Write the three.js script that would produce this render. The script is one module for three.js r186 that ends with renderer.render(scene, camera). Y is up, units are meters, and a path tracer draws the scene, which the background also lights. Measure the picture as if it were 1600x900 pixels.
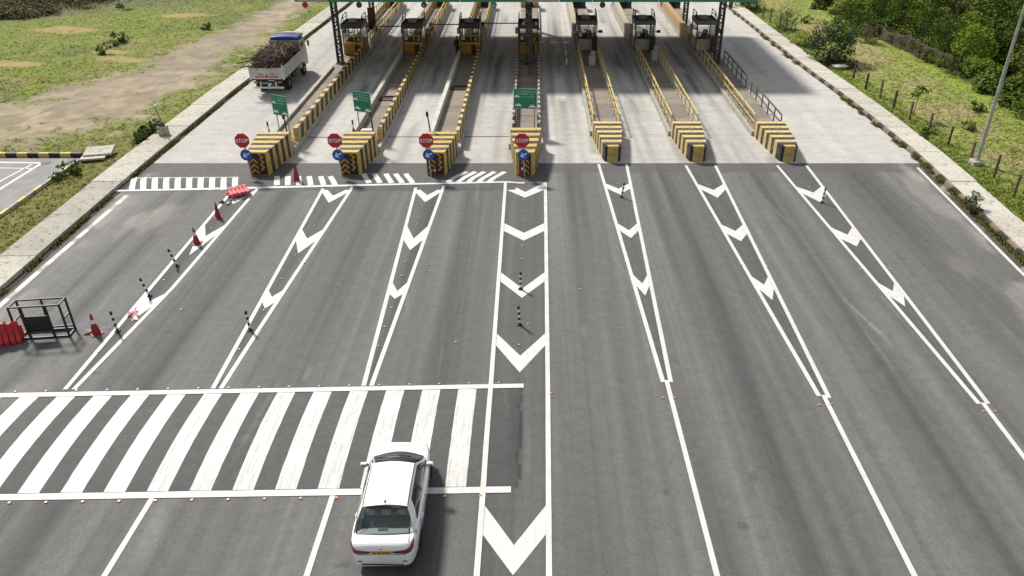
import * as THREE from 'three';
import { mergeGeometries, toCreasedNormals } from 'three/addons/utils/BufferGeometryUtils.js';
import { RoundedBoxGeometry } from 'three/addons/geometries/RoundedBoxGeometry.js';
import { ConvexGeometry } from 'three/addons/geometries/ConvexGeometry.js';
import { MarchingCubes } from 'three/addons/objects/MarchingCubes.js';
import { FontLoader } from 'three/addons/loaders/FontLoader.js';
import { TextGeometry } from 'three/addons/geometries/TextGeometry.js';
import { Brush, Evaluator, SUBTRACTION } from 'three-bvh-csg';

// ------------------------------------------------------------------ camera, sky, sun, exposure
const scene = new THREE.Scene();
const FOC = 1200, CAMH = 15.9, TILT = Math.atan(708 / FOC), PPX = 835, PPY = 450;
const camera = new THREE.PerspectiveCamera(2 * Math.atan(450 / FOC) * 180 / Math.PI, 16 / 9, 0.5, 3000);
camera.position.set(0, CAMH, 0);
camera.rotation.set(-TILT, 0, 0);
camera.setViewOffset(1600, 900, 800 - PPX, 0, 1600, 900);
scene.add(camera);
const renderer = new THREE.WebGLRenderer({ antialias: true });
renderer.setSize(1024, 576);
renderer.toneMapping = THREE.LinearToneMapping;
renderer.toneMappingExposure = 1.66;
renderer.shadowMap.enabled = true;
const SUN = new THREE.Vector3(-0.60, 1, -0.72).normalize();
const sun = new THREE.DirectionalLight(new THREE.Color().setRGB(1, 0.955, 0.88), 3.35);
sun.position.copy(SUN).multiplyScalar(120).add(new THREE.Vector3(0, 0, -45));
sun.target.position.set(0, 0, -45);
sun.castShadow = true;
sun.shadow.radius = 14;
sun.shadow.mapSize.set(4096, 4096);
Object.assign(sun.shadow.camera, { left: -80, right: 80, top: 80, bottom: -80, near: 1, far: 300 });
scene.add(sun, sun.target);

// ------------------------------------------------------------------ noise helpers
function rngOf(seed) { let s = seed >>> 0; return () => { s = (s + 0x6D2B79F5) | 0; let t = Math.imul(s ^ (s >>> 15), 1 | s); t = (t + Math.imul(t ^ (t >>> 7), 61 | t)) ^ t; return ((t ^ (t >>> 14)) >>> 0) / 4294967296; }; }
function hash(x, y) { let h = Math.imul(x, 374761393) + Math.imul(y, 668265263) | 0; h = Math.imul(h ^ (h >>> 13), 1274126177); return ((h ^ (h >>> 16)) >>> 0) / 4294967296; }
function vn(x, y) { const i = Math.floor(x), j = Math.floor(y); let f = x - i, g = y - j; f = f * f * (3 - 2 * f); g = g * g * (3 - 2 * g); const a = hash(i, j), b = hash(i + 1, j), c = hash(i, j + 1), d = hash(i + 1, j + 1); return a + (b - a) * f + (c - a) * g + (a - b - c + d) * f * g; }
function fbm(x, y, o = 4) { let s = 0, a = 0.5, t = 0; for (let i = 0; i < o; i++) { s += a * vn(x, y); t += a; x = x * 2.03 + 17.1; y = y * 2.03 + 9.7; a *= 0.5; } return s / t; }
const clamp = (v, a = 0, b = 1) => Math.min(b, Math.max(a, v));
const sst = (a, b, v) => { const t = clamp((v - a) / (b - a)); return t * t * (3 - 2 * t); };
const lerp = (a, b, t) => a + (b - a) * t;
const mix3 = (a, b, t) => [lerp(a[0], b[0], t), lerp(a[1], b[1], t), lerp(a[2], b[2], t)];
function plin(pts, z) { if (z <= pts[0][0]) return pts[0][1]; for (let i = 1; i < pts.length; i++) if (z <= pts[i][0]) return lerp(pts[i - 1][1], pts[i][1], (z - pts[i - 1][0]) / (pts[i][0] - pts[i - 1][0])); return pts[pts.length - 1][1]; }
function toS(v) { v = clamp(v); return v <= 0.0031308 ? v * 12.92 : 1.055 * Math.pow(v, 1 / 2.4) - 0.055; }
function tex(w, h, fn, { repeat = false, data = false } = {}) {
  const d = new Uint8Array(w * h * 4);
  for (let j = 0; j < h; j++) for (let i = 0; i < w; i++) {
    const c = fn((i + 0.5) / w, (j + 0.5) / h, i, j), k = (j * w + i) * 4;
    if (data) { d[k] = d[k + 1] = d[k + 2] = clamp(c) * 255; } else { d[k] = toS(c[0]) * 255; d[k + 1] = toS(c[1]) * 255; d[k + 2] = toS(c[2]) * 255; }
    d[k + 3] = 255;
  }
  const t = new THREE.DataTexture(d, w, h, THREE.RGBAFormat);
  t.magFilter = THREE.LinearFilter; t.minFilter = THREE.LinearMipmapLinearFilter; t.generateMipmaps = true; t.anisotropy = 8;
  if (!data) t.colorSpace = THREE.SRGBColorSpace;
  if (repeat) t.wrapS = t.wrapT = THREE.RepeatWrapping;
  t.needsUpdate = true;
  return t;
}
// the same from a coarser grid, with fine grain added per texel
function texUp(w, h, div, fn, grain, chunk = 0.25) {
  const cw = Math.ceil(w / div) + 1, ch = Math.ceil(h / div) + 1, C = new Float32Array(cw * ch * 3);
  for (let j = 0; j < ch; j++) for (let i = 0; i < cw; i++) { const c = fn(i * div / w, j * div / h); C.set(c, (j * cw + i) * 3); }
  const N = 256, G = new Float32Array(N * N); for (let j = 0; j < N; j++) for (let i = 0; i < N; i++) G[j * N + i] = pfbm(i / N, j / N, 24, 3) - 0.5;
  const LUT = new Uint8Array(4097); for (let i = 0; i <= 4096; i++) LUT[i] = toS(i / 4096) * 255;
  const d = new Uint8Array(w * h * 4);
  for (let j = 0; j < h; j++) for (let i = 0; i < w; i++) {
    const x = i / div, y = j / div, a = Math.floor(x), b = Math.floor(y), f = x - a, g = y - b, k = (j * w + i) * 4, o = (b * cw + a) * 3, m = 1 + grain * (hash(i, j) - 0.5) + chunk * (G[(j & 255) * N + (i & 255)] + 0.6 * G[((j * 3 + 91) >> 2 & 255) * N + ((i * 3 + (j >> 8) * 57) >> 2 & 255)]);
    for (let q = 0; q < 3; q++) { const v = (C[o + q] * (1 - f) + C[o + 3 + q] * f) * (1 - g) + (C[o + cw * 3 + q] * (1 - f) + C[o + cw * 3 + 3 + q] * f) * g; d[k + q] = LUT[Math.min(4096, Math.max(0, v * m * 4096 | 0))]; }
    d[k + 3] = 255;
  }
  const t = new THREE.DataTexture(d, w, h, THREE.RGBAFormat);
  t.magFilter = THREE.LinearFilter; t.minFilter = THREE.LinearMipmapLinearFilter; t.generateMipmaps = true; t.anisotropy = 8; t.colorSpace = THREE.SRGBColorSpace; t.needsUpdate = true; return t;
}
// periodic fbm for tiles
function pvn(x, y, p) { const i = Math.floor(x), j = Math.floor(y); let f = x - i, g = y - j; f = f * f * (3 - 2 * f); g = g * g * (3 - 2 * g); const m = q => ((q % p) + p) % p; const a = hash(m(i), m(j)), b = hash(m(i + 1), m(j)), c = hash(m(i), m(j + 1)), d = hash(m(i + 1), m(j + 1)); return a + (b - a) * f + (c - a) * g + (a - b - c + d) * f * g; }
function pfbm(u, v, p, o) { let s = 0, a = 0.5, t = 0; for (let i = 0; i < o; i++) { s += a * pvn(u * p, v * p, p); t += a; p *= 2; a *= 0.5; } return s / t; }

// sky: bright broken cloud over pale blue, no sun disc
{
  const SKYK = 0.64;
  const w = 512, h = 256, d = new Float32Array(w * h * 4);
  for (let j = 0; j < h; j++) for (let i = 0; i < w; i++) {
    const el = (j + 0.5) / h * Math.PI - Math.PI / 2, az = (i + 0.5) / w * Math.PI * 2;
    const k = (j * w + i) * 4;
    const x = Math.cos(el) * Math.cos(az), y = Math.sin(el), z = Math.cos(el) * Math.sin(az);
    let c;
    if (y > -0.02) {
      const yy = Math.max(y, 0) + 0.18;
      const n = fbm(x / yy * 1.3 + 31, z / yy * 1.3 + 12, 5), cl = sst(0.40, 0.62, n);
      const blue = mix3([0.42, 0.46, 0.51], [0.21, 0.28, 0.40], sst(0, 0.7, y));
      const cloud = mix3([0.65, 0.65, 0.64], [0.43, 0.43, 0.43], sst(0.55, 0.8, n));
      c = mix3(blue, cloud, lerp(1, cl, sst(0.0, 0.25, y)) * 0.9);
    } else c = [0.08, 0.09, 0.06];
    d[k] = c[0] * SKYK; d[k + 1] = c[1] * SKYK; d[k + 2] = c[2] * SKYK; d[k + 3] = 1;
  }
  const t = new THREE.DataTexture(d, w, h, THREE.RGBAFormat, THREE.FloatType);
  t.mapping = THREE.EquirectangularReflectionMapping; t.magFilter = THREE.LinearFilter; t.minFilter = THREE.LinearFilter; t.needsUpdate = true;
  scene.background = t; scene.environment = t;
}

// ------------------------------------------------------------------ scene helpers
const names = {};
function numbered(n) { const k = names[n] = (names[n] ?? -1) + 1; return k ? n + '_' + String(k).padStart(3, '0') : n; }
function tag(o, label, category, group, kind) { if (label) o.userData.label = label; if (category) o.userData.category = category; if (group) o.userData.group = group; if (kind) o.userData.kind = kind; return o; }
function thing(name, label, category, x = 0, y = 0, z = 0, ry = 0, group) { const o = new THREE.Group(); o.name = numbered(name); o.position.set(x, y, z); o.rotation.y = ry; scene.add(o); return tag(o, label, category, group); }
function struct(name) { const o = new THREE.Group(); o.name = name; o.userData.kind = 'structure'; scene.add(o); return o; }
function norm(g) { g = g.index ? g.toNonIndexed() : g; for (const k of Object.keys(g.attributes)) if (!['position', 'normal', 'uv', 'color'].includes(k)) g.deleteAttribute(k); if (!g.attributes.uv) g.setAttribute('uv', new THREE.BufferAttribute(new Float32Array(g.attributes.position.count * 2), 2)); if (!g.attributes.normal) g.computeVertexNormals(); return g; }
function wuv(g, s = 1) { const p = g.attributes.position, n = g.attributes.normal, uv = g.attributes.uv; for (let i = 0; i < p.count; i++) { const ax = Math.abs(n.getX(i)), ay = Math.abs(n.getY(i)), az = Math.abs(n.getZ(i)); if (ay >= ax && ay >= az) uv.setXY(i, p.getX(i) * s, p.getZ(i) * s); else if (ax > az) uv.setXY(i, p.getZ(i) * s, p.getY(i) * s); else uv.setXY(i, p.getX(i) * s, p.getY(i) * s); } return g; }
function merge(l) { l = l.flat().map(norm); if (l.length === 1) return l[0]; const hasC = l.some(g => g.attributes.color); if (hasC) for (const g of l) if (!g.attributes.color) g.setAttribute('color', new THREE.BufferAttribute(new Float32Array(g.attributes.position.count * 3).fill(1), 3)); return mergeGeometries(l); }
function mesh(name, geo, mat, parent = scene, keepUV) { let g = Array.isArray(geo) ? merge(geo) : norm(geo); if (!keepUV) wuv(g, mat.userData.uvs || 0.5); const m = new THREE.Mesh(g, mat); m.name = parent === scene ? numbered(name) : name; m.castShadow = m.receiveShadow = true; parent.add(m); return m; }
const V = (x, y, z) => new THREE.Vector3(x, y, z);
function box(w, h, d, x = 0, y = 0, z = 0, rx = 0, ry = 0, rz = 0) { const g = new THREE.BoxGeometry(w, h, d); if (rx) g.rotateX(rx); if (rz) g.rotateZ(rz); if (ry) g.rotateY(ry); g.translate(x, y, z); return g; }
function rbox(w, h, d, r, x = 0, y = 0, z = 0, rx = 0, ry = 0, rz = 0) { const g = new RoundedBoxGeometry(w, h, d, 2, Math.min(r, w / 2.01, h / 2.01, d / 2.01)); if (rx) g.rotateX(rx); if (rz) g.rotateZ(rz); if (ry) g.rotateY(ry); g.translate(x, y, z); return g; }
function bar(a, b, r, seg = 8, r2 = r) { const d = b.clone().sub(a), L = d.length(); const g = new THREE.CylinderGeometry(r2, r, L, seg); g.translate(0, L / 2, 0); g.applyQuaternion(new THREE.Quaternion().setFromUnitVectors(V(0, 1, 0), d.normalize())); g.translate(a.x, a.y, a.z); return g; }
function beam(a, b, w, h) { const d = b.clone().sub(a), L = d.length(); const g = new THREE.BoxGeometry(w, h, L); const m = new THREE.Matrix4().lookAt(V(0, 0, 0), d, Math.abs(d.y) > 0.95 * L ? V(1, 0, 0) : V(0, 1, 0)); g.applyMatrix4(m); g.translate((a.x + b.x) / 2, (a.y + b.y) / 2, (a.z + b.z) / 2); return g; }
function cyl(r1, r2, h, x, y, z, seg = 16) { const g = new THREE.CylinderGeometry(r1, r2, h, seg); g.translate(x, y, z); return g; }
// hexahedron from 4 bottom points and 4 top points (same winding, seen from above anticlockwise in x,z with z towards viewer)
function hexa(b, t) {
  const P = [...b, ...t], f = [[0, 3, 2, 1], [4, 5, 6, 7], [0, 1, 5, 4], [1, 2, 6, 5], [2, 3, 7, 6], [3, 0, 4, 7]], pos = [];
  for (const q of f) for (const i of [0, 1, 2, 0, 2, 3]) pos.push(...P[q[i]]);
  const g = new THREE.BufferGeometry(); g.setAttribute('position', new THREE.Float32BufferAttribute(pos, 3)); g.computeVertexNormals(); return norm(g);
}
// flat sheet polygon on the ground, points [x,z]
function flat(pts, y) { const s = new THREE.Shape(pts.map(p => new THREE.Vector2(p[0], -p[1]))); const g = new THREE.ShapeGeometry(s); g.rotateX(-Math.PI / 2); g.translate(0, y, 0); return norm(g); }
function ground(px, py, h = 0) { const x = (px - PPX) / FOC, y = -(py - PPY) / FOC, dy = y * Math.cos(TILT) - Math.sin(TILT), dz = -Math.cos(TILT) - y * Math.sin(TILT), k = (h - CAMH) / dy; return [x * k, dz * k]; }

// ------------------------------------------------------------------ layout measured in metres
// hump heights
const zA0 = x => -15.72 - 0.021 * (x + 8), zA1 = x => -20.16 - 0.030 * (x + 8);
function humpA(x, z) { const t = (z - zA1(x)) / (zA0(x) - zA1(x)); if (t <= 0 || t >= 1 || x > -0.35) return 0; const p = Math.sin(Math.PI * t); return 0.115 * Math.pow(p, 0.9) * sst(-0.35, -0.7, x) * sst(-21.3, -20.6, x); }
const zB0 = -36.95, zB1 = -38.75;
function humpB(x, z) { const t = (z - zB1) / (zB0 - zB1); if (t <= 0 || t >= 1 || x > -0.9) return 0; return 0.07 * Math.sin(Math.PI * t) * sst(-0.9, -1.3, x) * sst(-21.3, -20.9, x); }
const roadH = (x, z) => humpA(x, z) + humpB(x, z);
const kerbL = z => plin([[-130, -19.5], [-88, -20.2], [-70, -20.9], [-55, -21.55], [-40, -21.75], [-26, -21.55], [0, -21.4], [60, -21.4]], z);
const kerbR = z => plin([[-130, 19.6], [-86, 20.4], [-61, 21.0], [-52, 21.5], [-41, 21.65], [-28, 20.95], [-10, 20.3], [60, 20]], z);
const ISL = [-14.85, -9.95, -5.3, -0.5, 4.4, 9.2, 14.3];
// gores: [zFar, xL, xR], [zNear, xL, xR]
const GORE = [
  { l: [[-36.2, -15.66], [-20.3, -15.62]], r: [[-37.1, -14.44], [-26.9, -14.75], [-20.3, -15.33]] },
  { l: [[-37.1, -11.02], [-20.35, -10.72]], r: [[-37.3, -9.53], [-24.0, -10.28], [-20.35, -10.45]] },
  { l: [[-37.2, -6.2], [-20.5, -5.72]], r: [[-37.4, -4.76], [-20.5, -5.46]] },
  { l: [[-37.9, -1.53], [-20.5, -1.46], [-7, -1.42]], r: [[-37.9, 0.58], [-20.5, 0.45], [-7, 0.30]] },
  { l: [[-40.6, 3.6], [-20.7, 4.34]], r: [[-40.6, 5.16], [-20.7, 4.60]] },
  { l: [[-40.4, 8.45], [-19.95, 9.36]], r: [[-40.4, 10.1], [-19.85, 9.66]] },
  { l: [[-40.4, 13.55], [-19.55, 14.42]], r: [[-40.4, 15.18], [-19.55, 14.72]] },
];
for (const g of GORE) { g.l.sort((a, b) => a[0] - b[0]); g.r.sort((a, b) => a[0] - b[0]); }
const goreMid = (i, z) => (plin(GORE[i].l, z) + plin(GORE[i].r, z)) / 2;
// ------------------------------------------------------------------ tiling textures and materials
const grime = tex(512, 512, (u, v, i, j) => { const n = pfbm(u, v, 6, 6), s = pfbm(u + 0.3, v + 0.7, 40, 3), k = 0.72 + 0.42 * n - 0.22 * sst(0.60, 0.74, s) + (hash(i, j) - 0.5) * 0.08; return [k, k * 0.985, k * 0.96]; }, { repeat: true });
const rough = tex(256, 256, (u, v, i, j) => 0.55 + 0.35 * pfbm(u, v, 8, 5) + 0.1 * hash(i, j), { repeat: true, data: true });
const grainBump = tex(256, 256, (u, v, i, j) => 0.5 * pfbm(u, v, 32, 3) + 0.5 * hash(i, j), { repeat: true, data: true });
const concTile = tex(512, 512, (u, v, i, j) => { const n = pfbm(u, v, 5, 6), s = pfbm(u + 0.5, v + 0.2, 24, 4), k = 0.78 + 0.34 * n - 0.35 * sst(0.58, 0.75, s) + (hash(i, j) - 0.5) * 0.10; return [k, k * 0.985, k * 0.95]; }, { repeat: true });
const barkTile = tex(256, 256, (u, v, i, j) => { const k = 0.6 + 0.6 * pfbm(u, v, 8, 5) + (hash(i, j) - 0.5) * 0.2; return [k, k, k]; }, { repeat: true });
function chipTex(base, chip, seed) { return tex(512, 512, (u, v, i, j) => { const n = pfbm(u + seed * 0.13, v, 5, 6), m = pfbm(u, v + seed * 0.17, 22, 4), k = 0.80 + 0.40 * n + (hash(i, j) - 0.5) * 0.10; let c = base.map(q => q * k); c = mix3(c, chip, 0.8 * sst(0.61, 0.70, m) + 0.5 * sst(0.50, 0.70, n)); return c; }, { repeat: true }); }
const rgb = (r, g, b) => new THREE.Color().setRGB(r, g, b);
function mat(c, o = {}) { const { uvs, ...r } = o; const m = new THREE.MeshStandardMaterial({ color: rgb(...c), roughness: 0.7, map: grime, ...r }); m.userData.uvs = uvs || 0.5; return m; }
const M = {
  yellow: mat([1, 1, 1], { roughness: 0.65, uvs: 0.45, map: chipTex([0.52, 0.36, 0.075], [0.25, 0.21, 0.14], 1) }),
  yellowPale: mat([1, 1, 1], { roughness: 0.7, uvs: 0.45, map: chipTex([0.58, 0.44, 0.15], [0.30, 0.25, 0.17], 2) }),
  yellowDeep: mat([0.50, 0.26, 0.025], { roughness: 0.6 }),
  black: mat([0.022, 0.020, 0.018], { roughness: 0.6 }),
  brownBlack: mat([1, 1, 1], { roughness: 0.8, uvs: 0.45, map: chipTex([0.024, 0.019, 0.016], [0.11, 0.09, 0.07], 3) }),
  white: mat([0.72, 0.72, 0.70]),
  cream: mat([0.42, 0.37, 0.28]),
  greyWall: mat([0.38, 0.37, 0.34], { map: concTile }),
  conc: mat([0.47, 0.45, 0.40], { map: concTile, uvs: 0.35, roughness: 0.9 }),
  conc2: mat([0.41, 0.39, 0.345], { map: concTile, uvs: 0.3, roughness: 0.9 }),
  conc3: mat([0.52, 0.50, 0.45], { map: concTile, uvs: 0.4, roughness: 0.9 }),
  paver: mat([0.26, 0.225, 0.195], { map: concTile, roughness: 0.9 }),
  paver2: mat([0.215, 0.185, 0.16], { map: concTile, roughness: 0.9 }),
  steel: mat([0.34, 0.34, 0.33], { roughness: 0.5, metalness: 0.4 }),
  darkSteel: mat([0.05, 0.048, 0.045], { roughness: 0.55 }),
  blackSteel: mat([0.012, 0.014, 0.016], { roughness: 0.45 }),
  galv: mat([0.42, 0.43, 0.42], { roughness: 0.5, metalness: 0.35 }),
  red: mat([0.46, 0.022, 0.03], { roughness: 0.5 }),
  redPale: mat([0.62, 0.09, 0.10], { roughness: 0.5 }),
  coneRed: mat([0.30, 0.018, 0.022], { roughness: 0.6 }),
  signRed: mat([0.50, 0.012, 0.025], { roughness: 0.4 }),
  signBlue: mat([0.012, 0.085, 0.42], { roughness: 0.4 }),
  signGreen: mat([0.008, 0.21, 0.14], { roughness: 0.45 }),
  signWhite: mat([0.78, 0.80, 0.80], { roughness: 0.5 }),
  signPrint: mat([0.30, 0.55, 0.46], { roughness: 0.5 }),
  canopyGreen: mat([0.02, 0.22, 0.15], { roughness: 0.5 }),
  rubber: mat([0.022, 0.022, 0.022], { roughness: 0.85 }),
  wood: mat([0.17, 0.122, 0.085], { map: barkTile, roughness: 0.95, uvs: 1 }),
  woodDark: mat([0.075, 0.05, 0.036], { map: barkTile, roughness: 0.95, uvs: 1 }),
  bark: mat([0.13, 0.11, 0.085], { map: barkTile, roughness: 0.95, uvs: 1 }),
  paleBark: mat([0.30, 0.28, 0.23], { map: barkTile, roughness: 0.95, uvs: 1 }),
  earth: mat([0.058, 0.04, 0.022], { map: barkTile, roughness: 1, uvs: 0.4 }),
  soil: mat([0.10, 0.08, 0.055], { map: barkTile, roughness: 1, uvs: 0.8 }),
  orangeStud: mat([0.75, 0.30, 0.06], { roughness: 0.4 }),
  whiteStud: mat([0.46, 0.45, 0.43], { roughness: 0.4 }),
};
const glassDark = new THREE.MeshPhysicalMaterial({ color: rgb(0.5, 0.56, 0.56), roughness: 0.05, transmission: 1, thickness: 0, ior: 1.5 });
const glassSide = new THREE.MeshPhysicalMaterial({ color: rgb(0.10, 0.115, 0.115), roughness: 0.05, transmission: 1, thickness: 0, ior: 1.5 });
const glassBooth = new THREE.MeshPhysicalMaterial({ color: rgb(0.75, 0.80, 0.80), roughness: 0.08, transmission: 1, thickness: 0, ior: 1.5 });

// ------------------------------------------------------------------ ground, to the horizon
const FOREST_EDGE = z => plin([[-160, 34], [-100, 31.5], [-85, 30.8], [-72, 31.0], [-61, 32.0], [-52, 31.8], [-47, 31.4], [-38, 33], [-20, 38], [60, 40]], z);
function landR(x, z) { const e = x - FOREST_EDGE(z); const n = (fbm(x * 0.25, z * 0.25, 3) - 0.5) * 0.35; return n * sst(24.2, 27, x) + (e > 0 ? -Math.min(7, e * 0.42 * sst(0, 3, e)) : 0) - 0.03; }
function landL(x, z) { return (fbm(x * 0.18 + 7, z * 0.18, 4) - 0.5) * 0.45 * sst(-25, -30, x) * (x < -26 && z > -43 ? 0 : 1) + (fbm(x * 0.9, z * 0.9, 3) - 0.5) * 0.10 - 0.02 + 0.9 * sst(-48, -70, x) * sst(-70, -100, z); }
function landSheet(x0, x1, z0, z1, nx, nz, hf) {
  const g = new THREE.PlaneGeometry(x1 - x0, z1 - z0, nx, nz); g.rotateX(-Math.PI / 2); g.translate((x0 + x1) / 2, 0, (z0 + z1) / 2);
  const p = g.attributes.position; for (let i = 0; i < p.count; i++) p.setY(i, hf(p.getX(i), p.getZ(i))); g.computeVertexNormals(); return g;
}
const TRACK = [[-66, -41.5], [-46, -45.5], [-38, -47], [-33, -48.6], [-30.2, -52.3], [-28.7, -57.5], [-27.8, -63.5], [-26.9, -75], [-26.3, -86], [-25, -100], [-22, -130]], TRACKW = [6.5, 5.6, 5.2, 5.0, 4.6, 3.7, 2.9, 2.2, 1.9, 1.7, 1.5];
function trackDist(x, z) { let b = 1e9, w = 3; for (let i = 0; i < TRACK.length - 1; i++) { const [ax, az] = TRACK[i], [bx, bz] = TRACK[i + 1], dx = bx - ax, dz = bz - az, t = clamp(((x - ax) * dx + (z - az) * dz) / (dx * dx + dz * dz)); const d = Math.hypot(x - ax - t * dx, z - az - t * dz); if (d < b) { b = d; w = lerp(TRACKW[i], TRACKW[i + 1], t); } } return [b, w]; }
const BARE = [[-42, -62, 2.6, 1.1], [-44.5, -75, 3.6, 1.5], [-36, -66.5, 2.2, 0.8], [-33.5, -64, 2.6, 1.0], [-36, -82, 3, 1.2]];
function grassL(x, z) { // dirt amount 0..1 and colour
  const [d, w] = trackDist(x, z);
  const n = fbm(x * 0.55, z * 0.55, 5), n2 = fbm(x * 0.13 + 5, z * 0.13, 3), fine = fbm(x * 3.1, z * 3.1, 3);
  let dirt = sst(0.55, -0.55, d / w - 1 - (n - 0.5) * 1.6 - (fine - 0.5) * 0.9);
  let bare = 0; for (const b of BARE) { const r = Math.hypot((x - b[0]) / b[2], (z - b[1]) / b[3]); bare = Math.max(bare, sst(1.15, 0.5, r + (n - 0.5) * 1.2)); }
  return [dirt, bare, n, n2, fine];
}
function colL(x, z) {
  const [dirt, bare, n, n2, fine] = grassL(x, z);
  let g = mix3([0.105, 0.146, 0.012], [0.175, 0.205, 0.028], sst(0.1, 0.9, fine));
  g = mix3(g, [0.20, 0.175, 0.06], sst(0.48, 0.72, n) * 0.75);
  g = mix3(g, [0.085, 0.12, 0.02], sst(0.52, 0.4, n2) * 0.6);
  if (x > -27 && z > -45) g = mix3([0.115, 0.118, 0.024], [0.165, 0.160, 0.042], sst(0.35, 0.65, fine * 0.5 + n * 0.5));
  let d = mix3([0.34, 0.275, 0.195], [0.23, 0.185, 0.13], sst(0.35, 0.65, fbm(x * 0.9 + 40, z * 0.9, 4)));
  d = mix3(d, [0.23, 0.19, 0.14], 0.5 * sst(0.5, 0.66, n2 + 0.1 * sst(-30, -38, x)));
  let c = mix3(g, d, dirt); c = mix3(c, [0.38, 0.25, 0.13], bare * 0.6);
  const sc = sst(0.60, 0.70, fbm(x * 1.7 + 90, z * 1.7, 4)); c = mix3(c, [0.10, 0.09, 0.03], sc * 0.4 * (1 - dirt * 0.6));
  const brush = sst(-8, 4, (-0.52 * (x + 47) - 0.85 * (z + 86)) + (n - 0.5) * 7); c = mix3(c, [0.085, 0.08, 0.05], brush * 0.8);
  return c;
}
function colR(x, z) {
  const n = fbm(x * 0.5 + 3, z * 0.5, 5), n2 = fbm(x * 0.16 + 15, z * 0.16, 3), fine = fbm(x * 3, z * 3, 3), e = x - FOREST_EDGE(z);
  let g = mix3([0.14, 0.185, 0.026], [0.255, 0.262, 0.066], sst(0.1, 0.9, fine));
  g = mix3(g, [0.29, 0.24, 0.115], sst(0.44, 0.62, n) * 0.8 * sst(24.6, 26.2, x));
  g = mix3(g, [0.135, 0.18, 0.025], sst(25.6, 24.0, x + (n - 0.5) * 2) * 0.9);
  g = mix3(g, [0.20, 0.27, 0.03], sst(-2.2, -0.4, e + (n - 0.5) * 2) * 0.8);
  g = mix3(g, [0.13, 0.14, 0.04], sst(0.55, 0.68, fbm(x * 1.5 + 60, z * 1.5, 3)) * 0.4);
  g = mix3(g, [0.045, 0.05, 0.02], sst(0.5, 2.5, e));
  return g;
}
{
  const S = struct('ground');
  const wide = new THREE.RingGeometry(90, 1500, 64, 12); wide.rotateX(-Math.PI / 2); wide.translate(0, 0, -45);
  const p = wide.attributes.position;
  for (let i = 0; i < p.count; i++) { const x = p.getX(i), z = p.getZ(i), r = Math.hypot(x, z + 45); p.setY(i, -8 + 34 * sst(150, 900, r) * fbm(x * 0.004 + 3, z * 0.004, 3)); }
  wide.computeVertexNormals();
  mesh('distant_ground', wide, mat([0.075, 0.085, 0.03], { map: barkTile, roughness: 1, uvs: 0.05 }), S);
  const texL = texUp(1600, 2048, 4, (u, v) => colL(lerp(-75, -20, u), lerp(-10, -115, v)), 0.22, 0.28);
  const mL = new THREE.MeshStandardMaterial({ map: texL, roughness: 1, bumpMap: grainBump, bumpScale: 0.0 });
  const gl = landSheet(-75, -20, -115, -10, 180, 330, (x, z) => landL(x, z) - 0.12 * sst(kerbL(z) - 2.1, kerbL(z) - 1.6, x));
  mesh('field', gl, mL, S, true);
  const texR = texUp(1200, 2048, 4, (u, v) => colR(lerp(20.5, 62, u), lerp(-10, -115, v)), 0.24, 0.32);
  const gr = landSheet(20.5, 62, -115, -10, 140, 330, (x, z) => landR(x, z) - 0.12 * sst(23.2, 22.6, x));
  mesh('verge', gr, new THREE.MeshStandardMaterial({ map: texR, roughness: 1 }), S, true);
  const apron1 = flat([[-110, 90], [110, 90], [110, -10], [-110, -10]], -0.14), far1 = flat([[-110, -115], [110, -115], [110, -160], [-110, -160]], -0.14);
  const far2 = flat([[-110, -10], [-75, -10], [-75, -115], [-110, -115]], -0.14);
  mesh('plain_grass', [apron1, far1, far2], mat([0.15, 0.18, 0.04], { map: barkTile, roughness: 1, uvs: 0.3 }), S);
  const gd = landSheet(62, 110, -115, -10, 10, 20, (x, z) => -7.03); mesh('valley_floor', gd, mat([0.05, 0.06, 0.02], { map: barkTile, roughness: 1, uvs: 0.2 }), S);
}

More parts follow.
